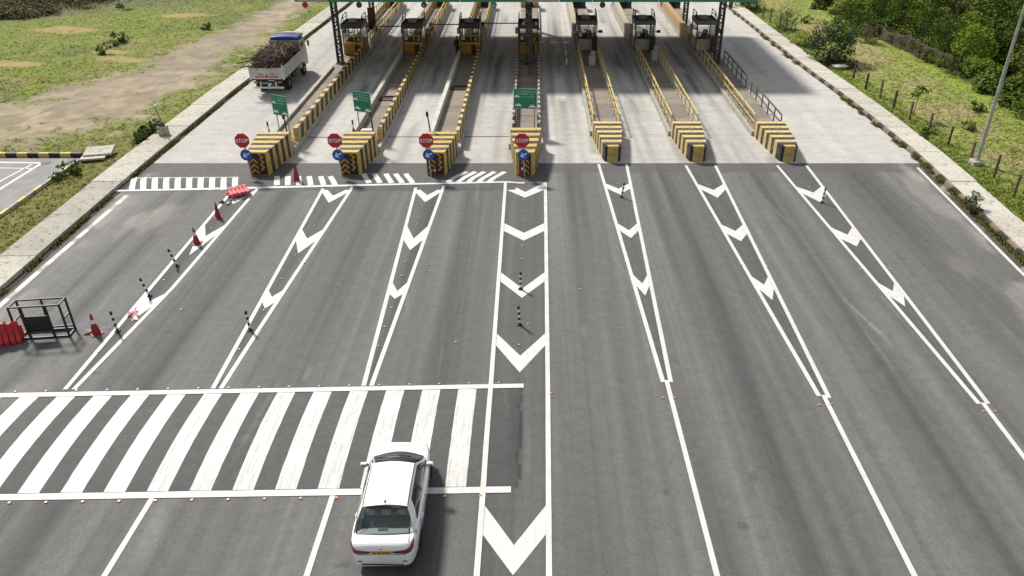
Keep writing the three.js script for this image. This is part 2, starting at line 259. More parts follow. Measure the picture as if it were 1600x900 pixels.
// ------------------------------------------------------------------ road
const road = struct('road');
function laneU(x, z) { let i = -1; for (let k = 0; k < 7; k++) if (x > goreMid(k, z)) i = k; const a = i < 0 ? -20.2 : goreMid(i, z), b = i > 5 ? 20.8 : goreMid(i + 1, z); return [i, (x - a) / (b - a)]; }
const scuffs = []; { const r = rngOf(77); for (let i = 0; i < 26; i++) scuffs.push([-20 + 40 * r(), -38 + 30 * r(), 0.5 + 2.2 * r(), 0.05 + 0.10 * r(), r() * 0.25 - 0.12, 0.05 + 0.10 * r()]); scuffs.push([12.6, -24.6, 2.2, 0.12, 0.12, 0.22], [15.9, -17.2, 1.8, 0.10, 0.12, 0.2], [-10.6, -21.6, 1.2, 0.14, -0.05, 0.16], [-10.1, -14.2, 1.2, 0.35, 0, 0.10]); }
function asphalt(x, z) {
  const [ln, u] = laneU(x, z);
  const med = fbm(x * 5, z * 5, 3) - 0.5, big = fbm(x * 0.35, z * 0.22, 4) - 0.5;
  const streak = fbm((ln * 7.3 + u * 8.5), z * 0.035 + ln * 3.1, 4) - 0.5, streakF = fbm((ln * 7.3 + u * 42), z * 0.07, 3) - 0.5;
  const wheel = Math.exp(-Math.pow((u - 0.30) / 0.09, 2)) + Math.exp(-Math.pow((u - 0.70) / 0.09, 2)), oil = Math.exp(-Math.pow((u - 0.5) / 0.11, 2));
  let k = 0.106 * (1 + 1.0 * streak + 0.36 * streakF + 0.08 * big + 0.07 * wheel - 0.26 * oil * (0.35 + vn(ln * 5 + 3, z * 0.1)));
  // unworn, darker asphalt inside the painted gores
  for (let q = 0; q < 7; q++) { const G = GORE[q]; const l = plin(G.l, z), r = plin(G.r, z); if (x > l && x < r && z < -19.6 + (q === 3 ? 13 : 0)) k *= 0.72; }
  let c = [k, k * 0.985, k * 0.965];
  // relaid dark patches: the speed table with its ragged end, and the strip before the islands
  const a0 = zA0(x), a1 = zA1(x);
  if (z < a0 + 0.1 && z > a1 - 0.1 && x < -0.42 + 0.16 * (fbm(z * 1.4, 3, 3) - 0.5)) { const s = 0.074 * (1 + 0.35 * big + 0.2 * med) * (x > -1.5 ? 0.74 : 1); c = [s, s * 0.98, s * 0.97]; if (x > -0.50 + 0.16 * (fbm(z * 1.4, 3, 3) - 0.5)) c = [0.035, 0.034, 0.033]; }
  const e = x < 0.75 + 0.3 * (fbm(z * 2, 9, 2) - 0.5) ? sst(-36.7, -37.0, z) : 0; if (e > 0) { const s = 0.078 * (1 + 0.5 * big + 0.3 * med); c = mix3(c, [s, s, s * 0.98], 0.92 * e); }
  if (x > 0.8 && z < -39.3) c = mix3(c, [0.078, 0.077, 0.075], 0.75 * sst(-39.2, -39.5, z + 0.2 * med));
  // pale dust drifted to both edges
  const dl = x - kerbL(z), dr = kerbR(z) - x, nd = fbm(x * 0.9, z * 0.35, 4);
  const dust = 0.85 * sst(0.42, 0.66, nd) * sst(1.9, 0.3, Math.min(dl - 0.1, dr * 1.3)) + 0.5 * sst(0.56, 0.72, fbm(x * 0.5 + 8, z * 0.2, 4)) * sst(7, 2, Math.min(dl, dr + 2));
  c = mix3(c, [0.36, 0.33, 0.29], dust * 0.75);
  const drain = sst(0.75, 0.2, Math.min(dl, dr)); c = mix3(c, [0.055, 0.048, 0.03], drain * sst(0.36, 0.5, fbm(x * 2.2, z * 1.1, 3)));
  for (const s of scuffs) { const dz = z - s[1], dx = x - s[0] - dz * s[4] - 0.1 * Math.sin(dz); const w = sst(s[2], s[2] * 0.3, Math.abs(dz)) * sst(s[3], s[3] * 0.2, Math.abs(dx)); if (w > 0) c = mix3(c, [0.42, 0.41, 0.39], w * s[5] * (0.5 + fbm(x * 9, z * 4, 3))); }
  const spot = sst(0.845, 0.86, fbm(x * 1.6 + 33, z * 1.6 + 5, 3)); c = mix3(c, [0.05, 0.05, 0.05], spot * 0.5);
  const f = 1 + med * 0.10; return [c[0] * f, c[1] * f, c[2] * f];
}
const AX0 = -22.3, AX1 = 22.3, AZ0 = -41.0, AZ1 = -6;
const texA = texUp(2048, 2048, 4, (u, v) => asphalt(lerp(AX0, AX1, u), lerp(AZ1, AZ0, v)), 0.46, 0.20);
const mAsphalt = new THREE.MeshStandardMaterial({ map: texA, roughness: 0.82, bumpMap: texA, bumpScale: 0.004 });
const uvA = g => { const p = g.attributes.position, uv = g.attributes.uv; for (let i = 0; i < p.count; i++) uv.setXY(i, (p.getX(i) - AX0) / (AX1 - AX0), (p.getZ(i) - AZ1) / (AZ0 - AZ1)); return g; };
{
  const zs = []; for (let z = -40.75; z < -6; z += 0.25) zs.push(z); zs.push(-6);
  const xs = []; for (let k = 0; k <= 90; k++) xs.push(k / 90);
  const pos = [], idx = [];
  for (const z of zs) for (const t of xs) { const x = lerp(kerbL(z) - 0.05, kerbR(z) + 0.25, t); pos.push(x, roadH(x, z) * 0, z); }
  for (let a = 0; a < zs.length - 1; a++) for (let b = 0; b < 90; b++) { const i = a * 91 + b; idx.push(i, i + 91, i + 1, i + 1, i + 91, i + 92); }
  const g = new THREE.BufferGeometry(); g.setAttribute('position', new THREE.Float32BufferAttribute(pos, 3)); g.setAttribute('uv', new THREE.Float32BufferAttribute(new Float32Array(pos.length / 3 * 2), 2)); g.setIndex(idx); g.computeVertexNormals();
  mesh('asphalt', uvA(norm(g)), mAsphalt, road, true);
  const tile = tex(512, 512, (u, v, i, j) => { const k = 0.115 * (0.75 + 0.5 * pfbm(u, v, 6, 5)) * (1 + (hash(i, j) - 0.5) * 0.3); return [k, k * 0.985, k * 0.965]; }, { repeat: true });
  const mt = new THREE.MeshStandardMaterial({ map: tile, roughness: 0.82 }); mt.userData.uvs = 0.12;
  mesh('asphalt', flat([[-21.4, 90], [20.3, 90], [20.55, -6], [-21.45, -6]], 0), mt, road);
}
// a raised sheet following the hump profile
function humpSheet(x0, x1, zf0, zf1, hf, lift) {
  const nx = 110, nz = 28, pos = [], idx = [];
  for (let a = 0; a <= nx; a++) for (let b = 0; b <= nz; b++) { const x = lerp(x0, x1, a / nx), z = lerp(zf0(x), zf1(x), b / nz), h = hf(x, z); pos.push(x, h > 0 ? h + lift : lift - 0.012, z); }
  for (let a = 0; a < nx; a++) for (let b = 0; b < nz; b++) { const i = a * (nz + 1) + b; idx.push(i, i + nz + 1, i + 1, i + 1, i + nz + 1, i + nz + 2); }
  const g = new THREE.BufferGeometry(); g.setAttribute('position', new THREE.Float32BufferAttribute(pos, 3)); g.setAttribute('uv', new THREE.Float32BufferAttribute(new Float32Array(pos.length / 3 * 2), 2)); g.setIndex(idx); g.computeVertexNormals();
  return uvA(norm(g));
}
mesh('speed_hump', humpSheet(-21.2, -0.3, x => zA0(x) + 0.02, x => zA1(x) - 0.02, humpA, 0.004), mAsphalt, road, true);
mesh('speed_hump', humpSheet(-21.0, -0.85, () => zB0 + 0.02, () => zB1 - 0.02, humpB, 0.004), mAsphalt, road, true);

// road paint: worn thermoplastic in its own thickness
function paintTex(wear, seed) { return tex(512, 512, (u, v, i, j) => { const n = pfbm(u + seed, v, 10, 5), m = pfbm(u, v + seed, 60, 2), l = pfbm(u * 1 + seed, v * 1, 4, 3); const st = pvn(u * 90, v * 3 + seed * 7, 90); let k = 0.575 + 0.16 * (n - 0.5) + 0.05 * (hash(i, j) - 0.5); const w = wear * (sst(0.66, 0.80, n) * 0.35 + sst(0.62, 0.88, st) * 0.55 + sst(0.70, 0.82, m) * 0.6); let c = [k, k * 0.99, k * 0.965]; c = mix3(c, [0.24, 0.235, 0.23], clamp(w)); return c; }, { repeat: true }); }
const mPaint = new THREE.MeshStandardMaterial({ map: paintTex(0.25, 1), roughness: 0.6 }); mPaint.userData.uvs = 0.4;
const mPaintWorn = new THREE.MeshStandardMaterial({ map: paintTex(0.75, 3), roughness: 0.65 }); mPaintWorn.userData.uvs = 0.4;
const mPaintFaded = new THREE.MeshStandardMaterial({ map: tex(512, 512, (u, v, i, j) => { const n = pfbm(u, v, 9, 6); const k = mix3([0.62, 0.60, 0.57], [0.30, 0.285, 0.27], sst(0.48, 0.72, n)); const f = 1 + (hash(i, j) - 0.5) * 0.15; return [k[0] * f, k[1] * f, k[2] * f]; }, { repeat: true }), roughness: 0.75 }); mPaintFaded.userData.uvs = 0.16;
// ribbon along points [x,z], width w, following the road height
function ribbon(pts, w, lift, step = 0.3) {
  const P = []; for (let i = 0; i < pts.length - 1; i++) { const [ax, az] = pts[i], [bx, bz] = pts[i + 1], n = Math.max(1, Math.ceil(Math.hypot(bx - ax, bz - az) / step)); for (let k = (i ? 1 : 0); k <= n; k++) P.push([lerp(ax, bx, k / n), lerp(az, bz, k / n)]); }
  const pos = [], idx = []; 
  for (let i = 0; i < P.length; i++) { const a = P[Math.max(0, i - 1)], b = P[Math.min(P.length - 1, i + 1)]; let dx = b[0] - a[0], dz = b[1] - a[1]; const L = Math.hypot(dx, dz); dx /= L; dz /= L; const j = 1 + 0.05 * (vn(P[i][0] * 3, P[i][1] * 3) - 0.5); for (const s of [-0.5, 0.5]) { const x = P[i][0] - dz * w * s * j, z = P[i][1] + dx * w * s * j; pos.push(x, roadH(x, z) + lift, z); } }
  for (let i = 0; i < P.length - 1; i++) { const k = i * 2; idx.push(k, k + 1, k + 2, k + 1, k + 3, k + 2); }
  const g = new THREE.BufferGeometry(); g.setAttribute('position', new THREE.Float32BufferAttribute(pos, 3)); g.setIndex(idx); g.computeVertexNormals();
  const n = g.attributes.normal; if (n.getY(0) < 0) { const q = g.index.array; for (let i = 0; i < q.length; i += 3) { const t = q[i]; q[i] = q[i + 1]; q[i + 1] = t; } g.computeVertexNormals(); }
  return norm(g);
}
// zebra bars of both humps
for (let k = -2; k <= 12; k++) { const x = -16.87 + 1.196 * k + 0.29; if (x < -20.9) continue; const pts = []; const a = zA0(x) - 0.02, b = zA1(x) + 0.02; for (let i = 0; i <= 24; i++) pts.push([x, lerp(a, b, i / 24)]); mesh('zebra_bar', ribbon(pts, 0.60, 0.010, 0.5), k > 4 ? mPaintWorn : mPaint, road); }
const px = (...a) => ground(...a);
mesh('border_line', ribbon([[-21.0, zA0(-21.0) + 0.12], [-0.66, zA0(-0.66) + 0.12]], 0.235, 0.018), mPaint, road);
mesh('border_line', ribbon([[-21.0, zA1(-21.0) - 0.1], [-0.36, zA1(-0.36) - 0.1]], 0.225, 0.018), mPaint, road);
{
  const bars = [];
  for (let k = 0; k < 10; k++) bars.push([[206 + 17.9 * k, 297], [207 + 17.9 * k + (k === 0 ? 3 : 0), 277.5]]);
  for (const [b, t] of [[433, 433], [450, 450], [468, 466], [486, 483], [506, 501], [524, 516]]) bars.push([[b, 291], [t, 275.5]]);
  for (const [b, t] of [[577, 568], [594, 585], [612, 603], [629, 618], [645, 634]]) bars.push([[b, 288], [t, 271.5]]);
  for (const [b, t] of [[700, 729], [716, 743], [732, 757], [748, 773], [764, 789]]) bars.push([[b, 286.5], [t, 268.5]]);
  bars.forEach(([b, t], i) => { const A = px(...b), B = px(...t); mesh('zebra_bar', ribbon([A, [lerp(A[0], B[0], 0.5) + (i > 20 ? -0.12 : 0), lerp(A[1], B[1], 0.5)], B], i < 10 ? 0.30 : 0.29, 0.010, 0.15), mPaint, road); });
  mesh('border_line', ribbon([px(178, 298.5), px(372, 295), px(820, 286)], 0.19, 0.017), mPaint, road);
  mesh('border_line', ribbon([px(196, 279.5), px(372, 277.5)], 0.10, 0.017), mPaint, road);
  const ap = px(724, 267), bp = px(690, 288); 
}
// gore outlines, chevrons, lane lines, edge lines
GORE.forEach((G, i) => {
  mesh('gore_line', ribbon(G.l.map(p => [p[1], p[0]]), 0.155, i === 3 ? 0.022 : 0.009), mPaint, road);
  mesh('gore_line', ribbon(G.r.map(p => [p[1], p[0]]), 0.155, i === 3 ? 0.022 : 0.009), mPaint, road);
});
const CHEV = [
  [[297, 304, 310, 319], [350, 363, 369, 399], [457, 474, 471, 500]],
  [[292, 300, 306, 317], [357, 374, 373, 396], [452, 470, 464, 482]],
  [[292, 300, 305, 316], [351, 373, 373, 391], [439, 458, 455, 467]],
  [[285, 296, 300, 309], [348, 360, 364, 376], [424, 438, 451, 465.5], [519, 537, 556, 582], [786, 831, 852, 899]],
  [[286, 294, 295, 304], [348, 359, 360, 372], [427, 443, 443, 462]],
  [[287, 295, 297, 309], [350, 364, 361, 377], [430, 448, 445, 469]],
  [[291, 301, 301, 317], [354, 372, 367, 385], [440, 459, 455, 479]]];
const zAt = y => ground(PPX, y)[1];
CHEV.forEach((L, i) => L.forEach(([a0, a1, b0, b1]) => {
  const z0 = zAt(a0), z1 = zAt(a1), zi = zAt(b0), zo = zAt(b1), l = z => plin(GORE[i].l, z) + 0.02, r = z => plin(GORE[i].r, z) - 0.02;
  mesh('chevron', flat([[l(z0), z0], [(l(zi) + r(zi)) / 2, zi], [r(z0), z0], [r(z1), z1], [clamp((l(zo) + r(zo)) / 2, l(zo), r(zo)), zo], [l(z1), z1]], 0.0055), mPaint, road);
}));
for (const [i, z0, z1, x0, x1] of [[4, -20.8, -6, 4.47, 4.62], [5, -20.0, -6, 9.52, 9.42], [6, -19.6, -6, 14.57, 14.30]]) mesh('lane_line', ribbon([[x0, z0], [x1, z1]], 0.15, 0.012), mPaint, road);
mesh('lane_line', ribbon([px(241, 773), px(165, 897), [-11.0, -6]], 0.15, 0.009), mPaint, road);
mesh('lane_line', ribbon([px(522, 768), px(480, 897), [-5.9, -6]], 0.15, 0.009), mPaint, road);
mesh('edge_line', ribbon([[21.25, -40.1], [20.55, -28.4], [20.0, -10], [19.9, -6]], 0.16, 0.009), mPaint, road);
mesh('edge_line', ribbon([[-20.85, -36.3], [-20.95, -28], [-20.95, -6]], 0.24, 0.009), mPaintFaded, road);
// road studs
{
  const gs = rbox(0.085, 0.025, 0.075, 0.01); const st = (x, z, m) => { const o = mesh('road_stud', gs.clone(), m, road); o.position.set(x, roadH(x, z) + 0.018, z); };
  for (let x = -20.5; x < -0.5; x += 1.0) { st(x, zA0(x) + 0.33, M.orangeStud); st(x + 0.3, zA1(x) - 0.3, M.whiteStud); }
  for (const [a, b, o] of [[1036, 622, 1], [1053, 622, 1], [1280, 633, 1], [1298, 632, 1], [1537, 643, 1], [1555, 643, 1], [861, 615, 1], [777, 403, 0], [858, 403, 0], [976, 409, 0], [1015, 409, 0], [1158, 414, 0], [1199, 416, 0], [1346, 420, 0], [1391, 421, 0], [811, 539, 0], [816, 405, 0], [816, 384, 0], [817, 345, 0], [816, 330, 0], [817, 312, 0], [652, 351, 0], [628, 431, 0], [612, 481, 0], [601, 511, 0], [591, 541, 0], [491, 353, 0], [441, 436, 0], [412, 485, 0], [374, 546, 0], [297, 357, 0], [256, 438, 0], [154, 550, 0], [283, 484, 0], [906, 452, 0], [330, 357, 0], [712, 535, 0], [825, 507, 0], [476, 411, 0], [462, 399, 0], [633, 409, 0], [667, 414, 0], [1110, 289, 0], [1265, 293, 0], [965, 287, 0]]) { const p = px(a, b); st(p[0], p[1], o ? M.orangeStud : M.whiteStud); }
}

// ------------------------------------------------------------------ concrete apron of slabs
const apron = struct('concrete_apron');
const CX0 = -22.3, CX1 = 22.3, CZ0 = -112, CZ1 = -40.6;
function laneC(x) { let i = -1; for (let k = 0; k < 7; k++) if (x > ISL[k]) i = k; const a = i < 0 ? -20.6 : ISL[i], b = i > 5 ? 20.8 : ISL[i + 1]; return [i, (x - a) / (b - a)]; }
const texC = texUp(1536, 2048, 4, (u, v) => {
  const x = lerp(CX0, CX1, u), z = lerp(CZ1, CZ0, v), [ln, q] = laneC(x);
  const big = fbm(x * 0.5 + 20, z * 0.25, 4) - 0.5, tr = fbm(x * 0.6, z * 5 + ln * 9, 3) - 0.5, med = fbm(x * 4, z * 4, 3) - 0.5;
  let k = 0.415 * (1 + 0.14 * big + 0.20 * tr + 0.08 * med);
  let c = [k, k * 0.962, k * 0.90];
  const st = fbm(ln * 11 + q * 9, z * 0.05, 3);
  const wheel = Math.exp(-Math.pow((q - 0.36) / 0.07, 2)) + Math.exp(-Math.pow((q - 0.64) / 0.07, 2)), oil = Math.exp(-Math.pow((q - 0.5) / 0.075, 2));
  const busy = ln < 0 || ln > 5 ? 0.35 : 1, near = sst(-46, -56, z) * sst(-84, -74, z);
  const oilS = oil * sst(0.40, 0.62, fbm(ln * 7 + q * 6, z * 0.16, 4)) * (0.36 + 0.5 * near) * busy, whS = wheel * sst(0.35, 0.65, st) * (0.34 + 0.30 * near) * busy;
  c = mix3(c, [0.10, 0.098, 0.095], clamp(oilS)); c = mix3(c, [0.15, 0.145, 0.14], clamp(whS));
  const edge = Math.min(Math.abs(q), Math.abs(1 - q)) * 4.9; if (ln >= 0 && ln <= 5) c = mix3(c, [0.20, 0.19, 0.175], 0.55 * sst(1.35, 0.95, edge) * sst(0.4, 0.6, fbm(x * 1.2, z * 0.4 + 40, 3)));
  const sp = sst(0.72, 0.78, fbm(x * 2.1 + 70, z * 2.1, 4)); c = mix3(c, [0.22, 0.21, 0.19], sp * 0.35);
  return c;
}, 0.12, 0.16);
const mSlab = [0.95, 1.0, 1.05].map(k => new THREE.MeshStandardMaterial({ map: texC, color: rgb(k, k, k), roughness: 0.85, bumpMap: texC, bumpScale: 0.004 }));
{
  const base = flat([[-22, -40.7], [22, -40.7], [22, -112], [-22, -112]], -0.03); mesh('slab_bed', base, M.soil, apron);
  const r = rngOf(5), zs = [-40.75]; let z = -40.75; const steps = [4.6, 5.0]; let n = 0; while (z > -111) { z -= 4.75; zs.push(z); }
  for (let i = 0; i < 8; i++) for (let a = 0; a < zs.length - 1; a++) {
    const z0 = zs[a] - 0.012, z1 = zs[a + 1] + 0.012;
    const xl = zz => i === 0 ? kerbL(zz) : ISL[i - 1] + 0.01, xr = zz => i === 7 ? kerbR(zz) + 0.15 : ISL[i] - 0.01, dy = (r() - 0.5) * 0.006;
    const g = hexa([[xl(z0), -0.15, z0], [xr(z0), -0.15, z0], [xr(z1), -0.15, z1], [xl(z1), -0.15, z1]].reverse().map(p => p), [[xl(z0), dy, z0], [xr(z0), dy, z0], [xr(z1), dy, z1], [xl(z1), dy, z1]].reverse());
    const p = g.attributes.position, uv = g.attributes.uv; for (let k = 0; k < p.count; k++) uv.setXY(k, (p.getX(k) - CX0) / (CX1 - CX0), (p.getZ(k) - CZ1) / (CZ0 - CZ1));
    mesh('concrete_slab', g, mSlab[(a * 3 + i * 2) % 3], apron, true);
  }
  // sealed joint seen as a dark line across the left lanes
  for (const [i, zj] of [[1, -45.05], [2, -45.1], [3, -45.15]]) mesh('joint_seal', ribbon([[ISL[i - 1] + 0.9, zj], [ISL[i] - 0.95, zj - 0.03]], 0.12, 0.012), mat([0.07, 0.068, 0.065]), apron);
  mesh('paving_beyond', flat([[-19.5, -112], [19.6, -112], [24, -400], [-24, -400]], -0.02), mat([0.36, 0.35, 0.33], { map: concTile, uvs: 0.1 }), apron);
}
// footpaths: slabs with joints, kerb blocks
const pathL = struct('left_footpath'), pathR = struct('right_footpath');
{
  const r = rngOf(9), ms = [M.conc2, mat([0.36, 0.345, 0.305], { map: concTile, uvs: 0.3, roughness: 0.9 }), M.conc];
  { const pts = []; for (let z = 2; z > -100; z -= 1) pts.push([kerbL(z) + 0.16 + 0.05 * (vn(z * 1.3, 4) - 0.5), z]); mesh('gutter_soil', ribbon(pts, 0.32, 0.007), mat([0.045, 0.04, 0.026], { map: barkTile, roughness: 1, uvs: 0.8 }), pathL); }
  let z = 20; while (z > -112) { const L = 3.4 + r() * 1.4, z0 = z - 0.012, z1 = z - L + 0.012, dy = (r() - 0.5) * 0.025, ry = (r() - 0.5) * 0.05; const y = 0.19 + dy; const a = kerbL(z0), b = kerbL(z1), w = 1.62;
    mesh('paving_slab', hexa([[a - w, -0.15, z0], [a, -0.15, z0], [b, -0.15, z1], [b - w, -0.15, z1]], [[a - w + ry, y, z0], [a, y + 0.01, z0], [b, y + 0.01, z1], [b - w + ry, y - 0.01, z1]]), ms[Math.floor(r() * 3)], pathL); z -= L; }
  z = 20; while (z > -112) { const L = 3.6 + r() * 1.2, z0 = z - 0.012, z1 = z - L + 0.012, dy = (r() - 0.5) * 0.03, ry = (r() - 0.5) * 0.06; const y = 0.20 + dy; const a = kerbR(z0) + 0.40, b = kerbR(z1) + 0.40, w = 1.42;
    mesh('paving_slab', hexa([[a, -0.15, z0], [a + w, -0.15, z0], [b + w, -0.15, z1], [b, -0.15, z1]], [[a, y + 0.01, z0], [a + w + ry, y, z0], [b + w + ry, y - 0.01, z1], [b, y, z1]]), r() < 0.6 ? M.conc3 : M.conc, pathR); z -= L; }
  let k = 0; for (z = 6; z > -112; z -= 0.86, k++) { const a = kerbR(z), b = kerbR(z - 0.84), y = 0.185 + (r() - 0.5) * 0.015; mesh('kerb_block', hexa([[a + 0.2, -0.1, z], [a + 0.38, -0.1, z], [b + 0.38, -0.1, z - 0.84], [b + 0.2, -0.1, z - 0.84]], [[a + 0.23, y, z], [a + 0.38, y, z], [b + 0.38, y, z - 0.84], [b + 0.23, y, z - 0.84]]), k % 2 ? M.brownBlack : mat([0.24, 0.19, 0.125], { map: concTile }), pathR); }
}
// ------------------------------------------------------------------ toll canopy: columns, roof, green fascia
const ORD = ['first', 'second', 'third', 'fourth', 'fifth', 'sixth', 'seventh'];
function lattice(x, z, h, w, y0 = 0.3) {
  const L = [], hw = w / 2; for (const sx of [-1, 1]) for (const sz of [-1, 1]) L.push(box(0.11, h - y0, 0.11, x + sx * (hw - 0.055), (h + y0) / 2, z + sz * (hw - 0.055)));
  const n = Math.round((h - y0) / 0.55), st = (h - y0) / n;
  for (let i = 0; i < n; i++) { const a = y0 + i * st, b = a + st, s = i % 2 ? 1 : -1; for (const q of [-1, 1]) { L.push(beam(V(x - s * (hw - 0.06), a, z + q * (hw - 0.03)), V(x + s * (hw - 0.06), b, z + q * (hw - 0.03)), 0.05, 0.05)); L.push(beam(V(x + q * (hw - 0.03), a, z - s * (hw - 0.06)), V(x + q * (hw - 0.03), b, z + s * (hw - 0.06)), 0.05, 0.05)); } L.push(box(w - 0.1, 0.05, w - 0.1, x, b - 0.025, z)); }
  L.push(box(w + 0.2, 0.06, w + 0.2, x, y0 + 0.03, z));
  return L;
}
const CAN = { x0: -17.4, x1: 16.2, z0: -58.6, z1: -76.2, y0: 5.45, y1: 6.4 };
{
  const c = thing('toll_canopy', 'wide flat toll plaza canopy with green fascia on dark lattice columns', 'canopy', 0, 0, 0);
  for (const [x, z] of [[-15.35, -61.5], [-15.1, -74.6], [14.4, -61.5], [14.2, -75.3], [-0.45, -61.3], [-0.45, -75.0]]) mesh('column', lattice(x, z, CAN.y0 + 0.1, 0.46), M.darkSteel, c);
  mesh('roof', box(CAN.x1 - CAN.x0 - 0.3, 0.5, CAN.z0 - CAN.z1 - 0.3, (CAN.x0 + CAN.x1) / 2, CAN.y0 + 0.42, (CAN.z0 + CAN.z1) / 2), M.galv, c);
  const pw = (CAN.x1 - CAN.x0) / 14;
  for (let i = 0; i < 14; i++) for (const z of [CAN.z0, CAN.z1]) mesh('fascia_panel', box(pw - 0.03, CAN.y1 - CAN.y0, 0.1, CAN.x0 + pw * (i + 0.5), (CAN.y0 + CAN.y1) / 2, z), i === 0 || i === 7 ? M.greyWall : M.canopyGreen, c);
  for (const x of [CAN.x0, CAN.x1]) mesh('fascia_panel', box(0.1, CAN.y1 - CAN.y0, CAN.z0 - CAN.z1 - 0.12, x, (CAN.y0 + CAN.y1) / 2, (CAN.z0 + CAN.z1) / 2), M.canopyGreen, c);
  // lane signals hung under the front edge
  const sig = [[478, 0, 'red lane signal disc with a cross hanging over the far left lane'], [562, 1, 'unlit black lane signal disc hanging between the two left columns'], [663, 2, 'dark teal lane signal disc above the island of the second booth'], [772, 3, 'green lane signal disc with white arrow right of the third booth'], [941, 4, 'dark lane signal disc hanging between fifth and sixth booth']];
  for (const [p, k, lab] of sig) {
    const d = 59 * Math.cos(TILT) + (CAMH - 5.25) * Math.sin(TILT), x = (p - PPX) / FOC * d;
    const s = thing('lane_signal', lab, 'lane signal', x, 5.22, -58.75, 0, 'lane signals under the canopy');
    const g = new THREE.CylinderGeometry(0.21, 0.21, 0.09, 24); g.rotateX(Math.PI / 2); mesh('housing', [g, bar(V(0, 0.2, 0), V(0, 0.36, 0), 0.025)], k === 0 ? M.signRed : k >= 2 && k <= 3 ? (k === 3 ? M.canopyGreen : mat([0.02, 0.10, 0.10])) : M.darkSteel, s);
    const f = []; if (k === 0) for (const a of [1, -1]) f.push(box(0.05, 0.26, 0.01, 0, 0, 0.052, 0, 0, a * Math.PI / 4)); else if (k === 3) f.push(box(0.045, 0.2, 0.01, 0, 0.01, 0.052), box(0.045, 0.13, 0.01, -0.04, -0.07, 0.053, 0, 0, 0.8), box(0.045, 0.13, 0.01, 0.04, -0.07, 0.0545, 0, 0, -0.8)); else if (k === 2) f.push(box(0.05, 0.14, 0.01, 0, -0.02, 0.052));
    if (f.length) mesh('symbol', f, k === 0 ? M.redPale : M.signWhite, s);
  }
}

// ------------------------------------------------------------------ islands
const slice = (xa0, xa1, za, xb0, xb1, zb, y0, y1, sh = 0) => hexa([[xa0, y0, za], [xa1, y0, za], [xb1, y0, zb], [xb0, y0, zb]], [[xa0, y1, za - sh], [xa1, y1, za - sh], [xb1, y1, zb - sh], [xb0, y1, zb - sh]]);
function nose(t, zf, zb, wf, wb, h, n, first, cx = 0, mY = M.yellow, mB = M.brownBlack) {
  for (let k = 0; k < n; k++) { const a = k / n, b = (k + 1) / n, za = lerp(zf, zb, a), zb2 = lerp(zf, zb, b), wa = lerp(wf, wb, Math.pow(a, 0.8)) / 2, w2 = lerp(wf, wb, Math.pow(b, 0.8)) / 2;
    mesh('painted_band', slice(cx - wa, cx + wa, za, cx - w2, cx + w2, zb2, 0, h + (k % 2 ? 0 : 0.004), 0), (k + first) % 2 ? mB : mY, t); }
}
function floor(t, z0, z1, w, y) { const r = rngOf(Math.abs(z0 * 31 + w * 7) | 0); let z = z0; while (z > z1) { const L = Math.min(1.2 + r() * 0.3, z - z1); mesh('paver', box(w, 0.12, L - 0.02, 0, y - 0.06 + (r() - 0.5) * 0.012, z - L / 2), r() < 0.5 ? M.paver : M.paver2, t); z -= L; } }
const islands = [];
const islandLook = ['far left one', 'second from left', 'third from left', 'middle one', 'third from right', 'second from right', 'far right one'];
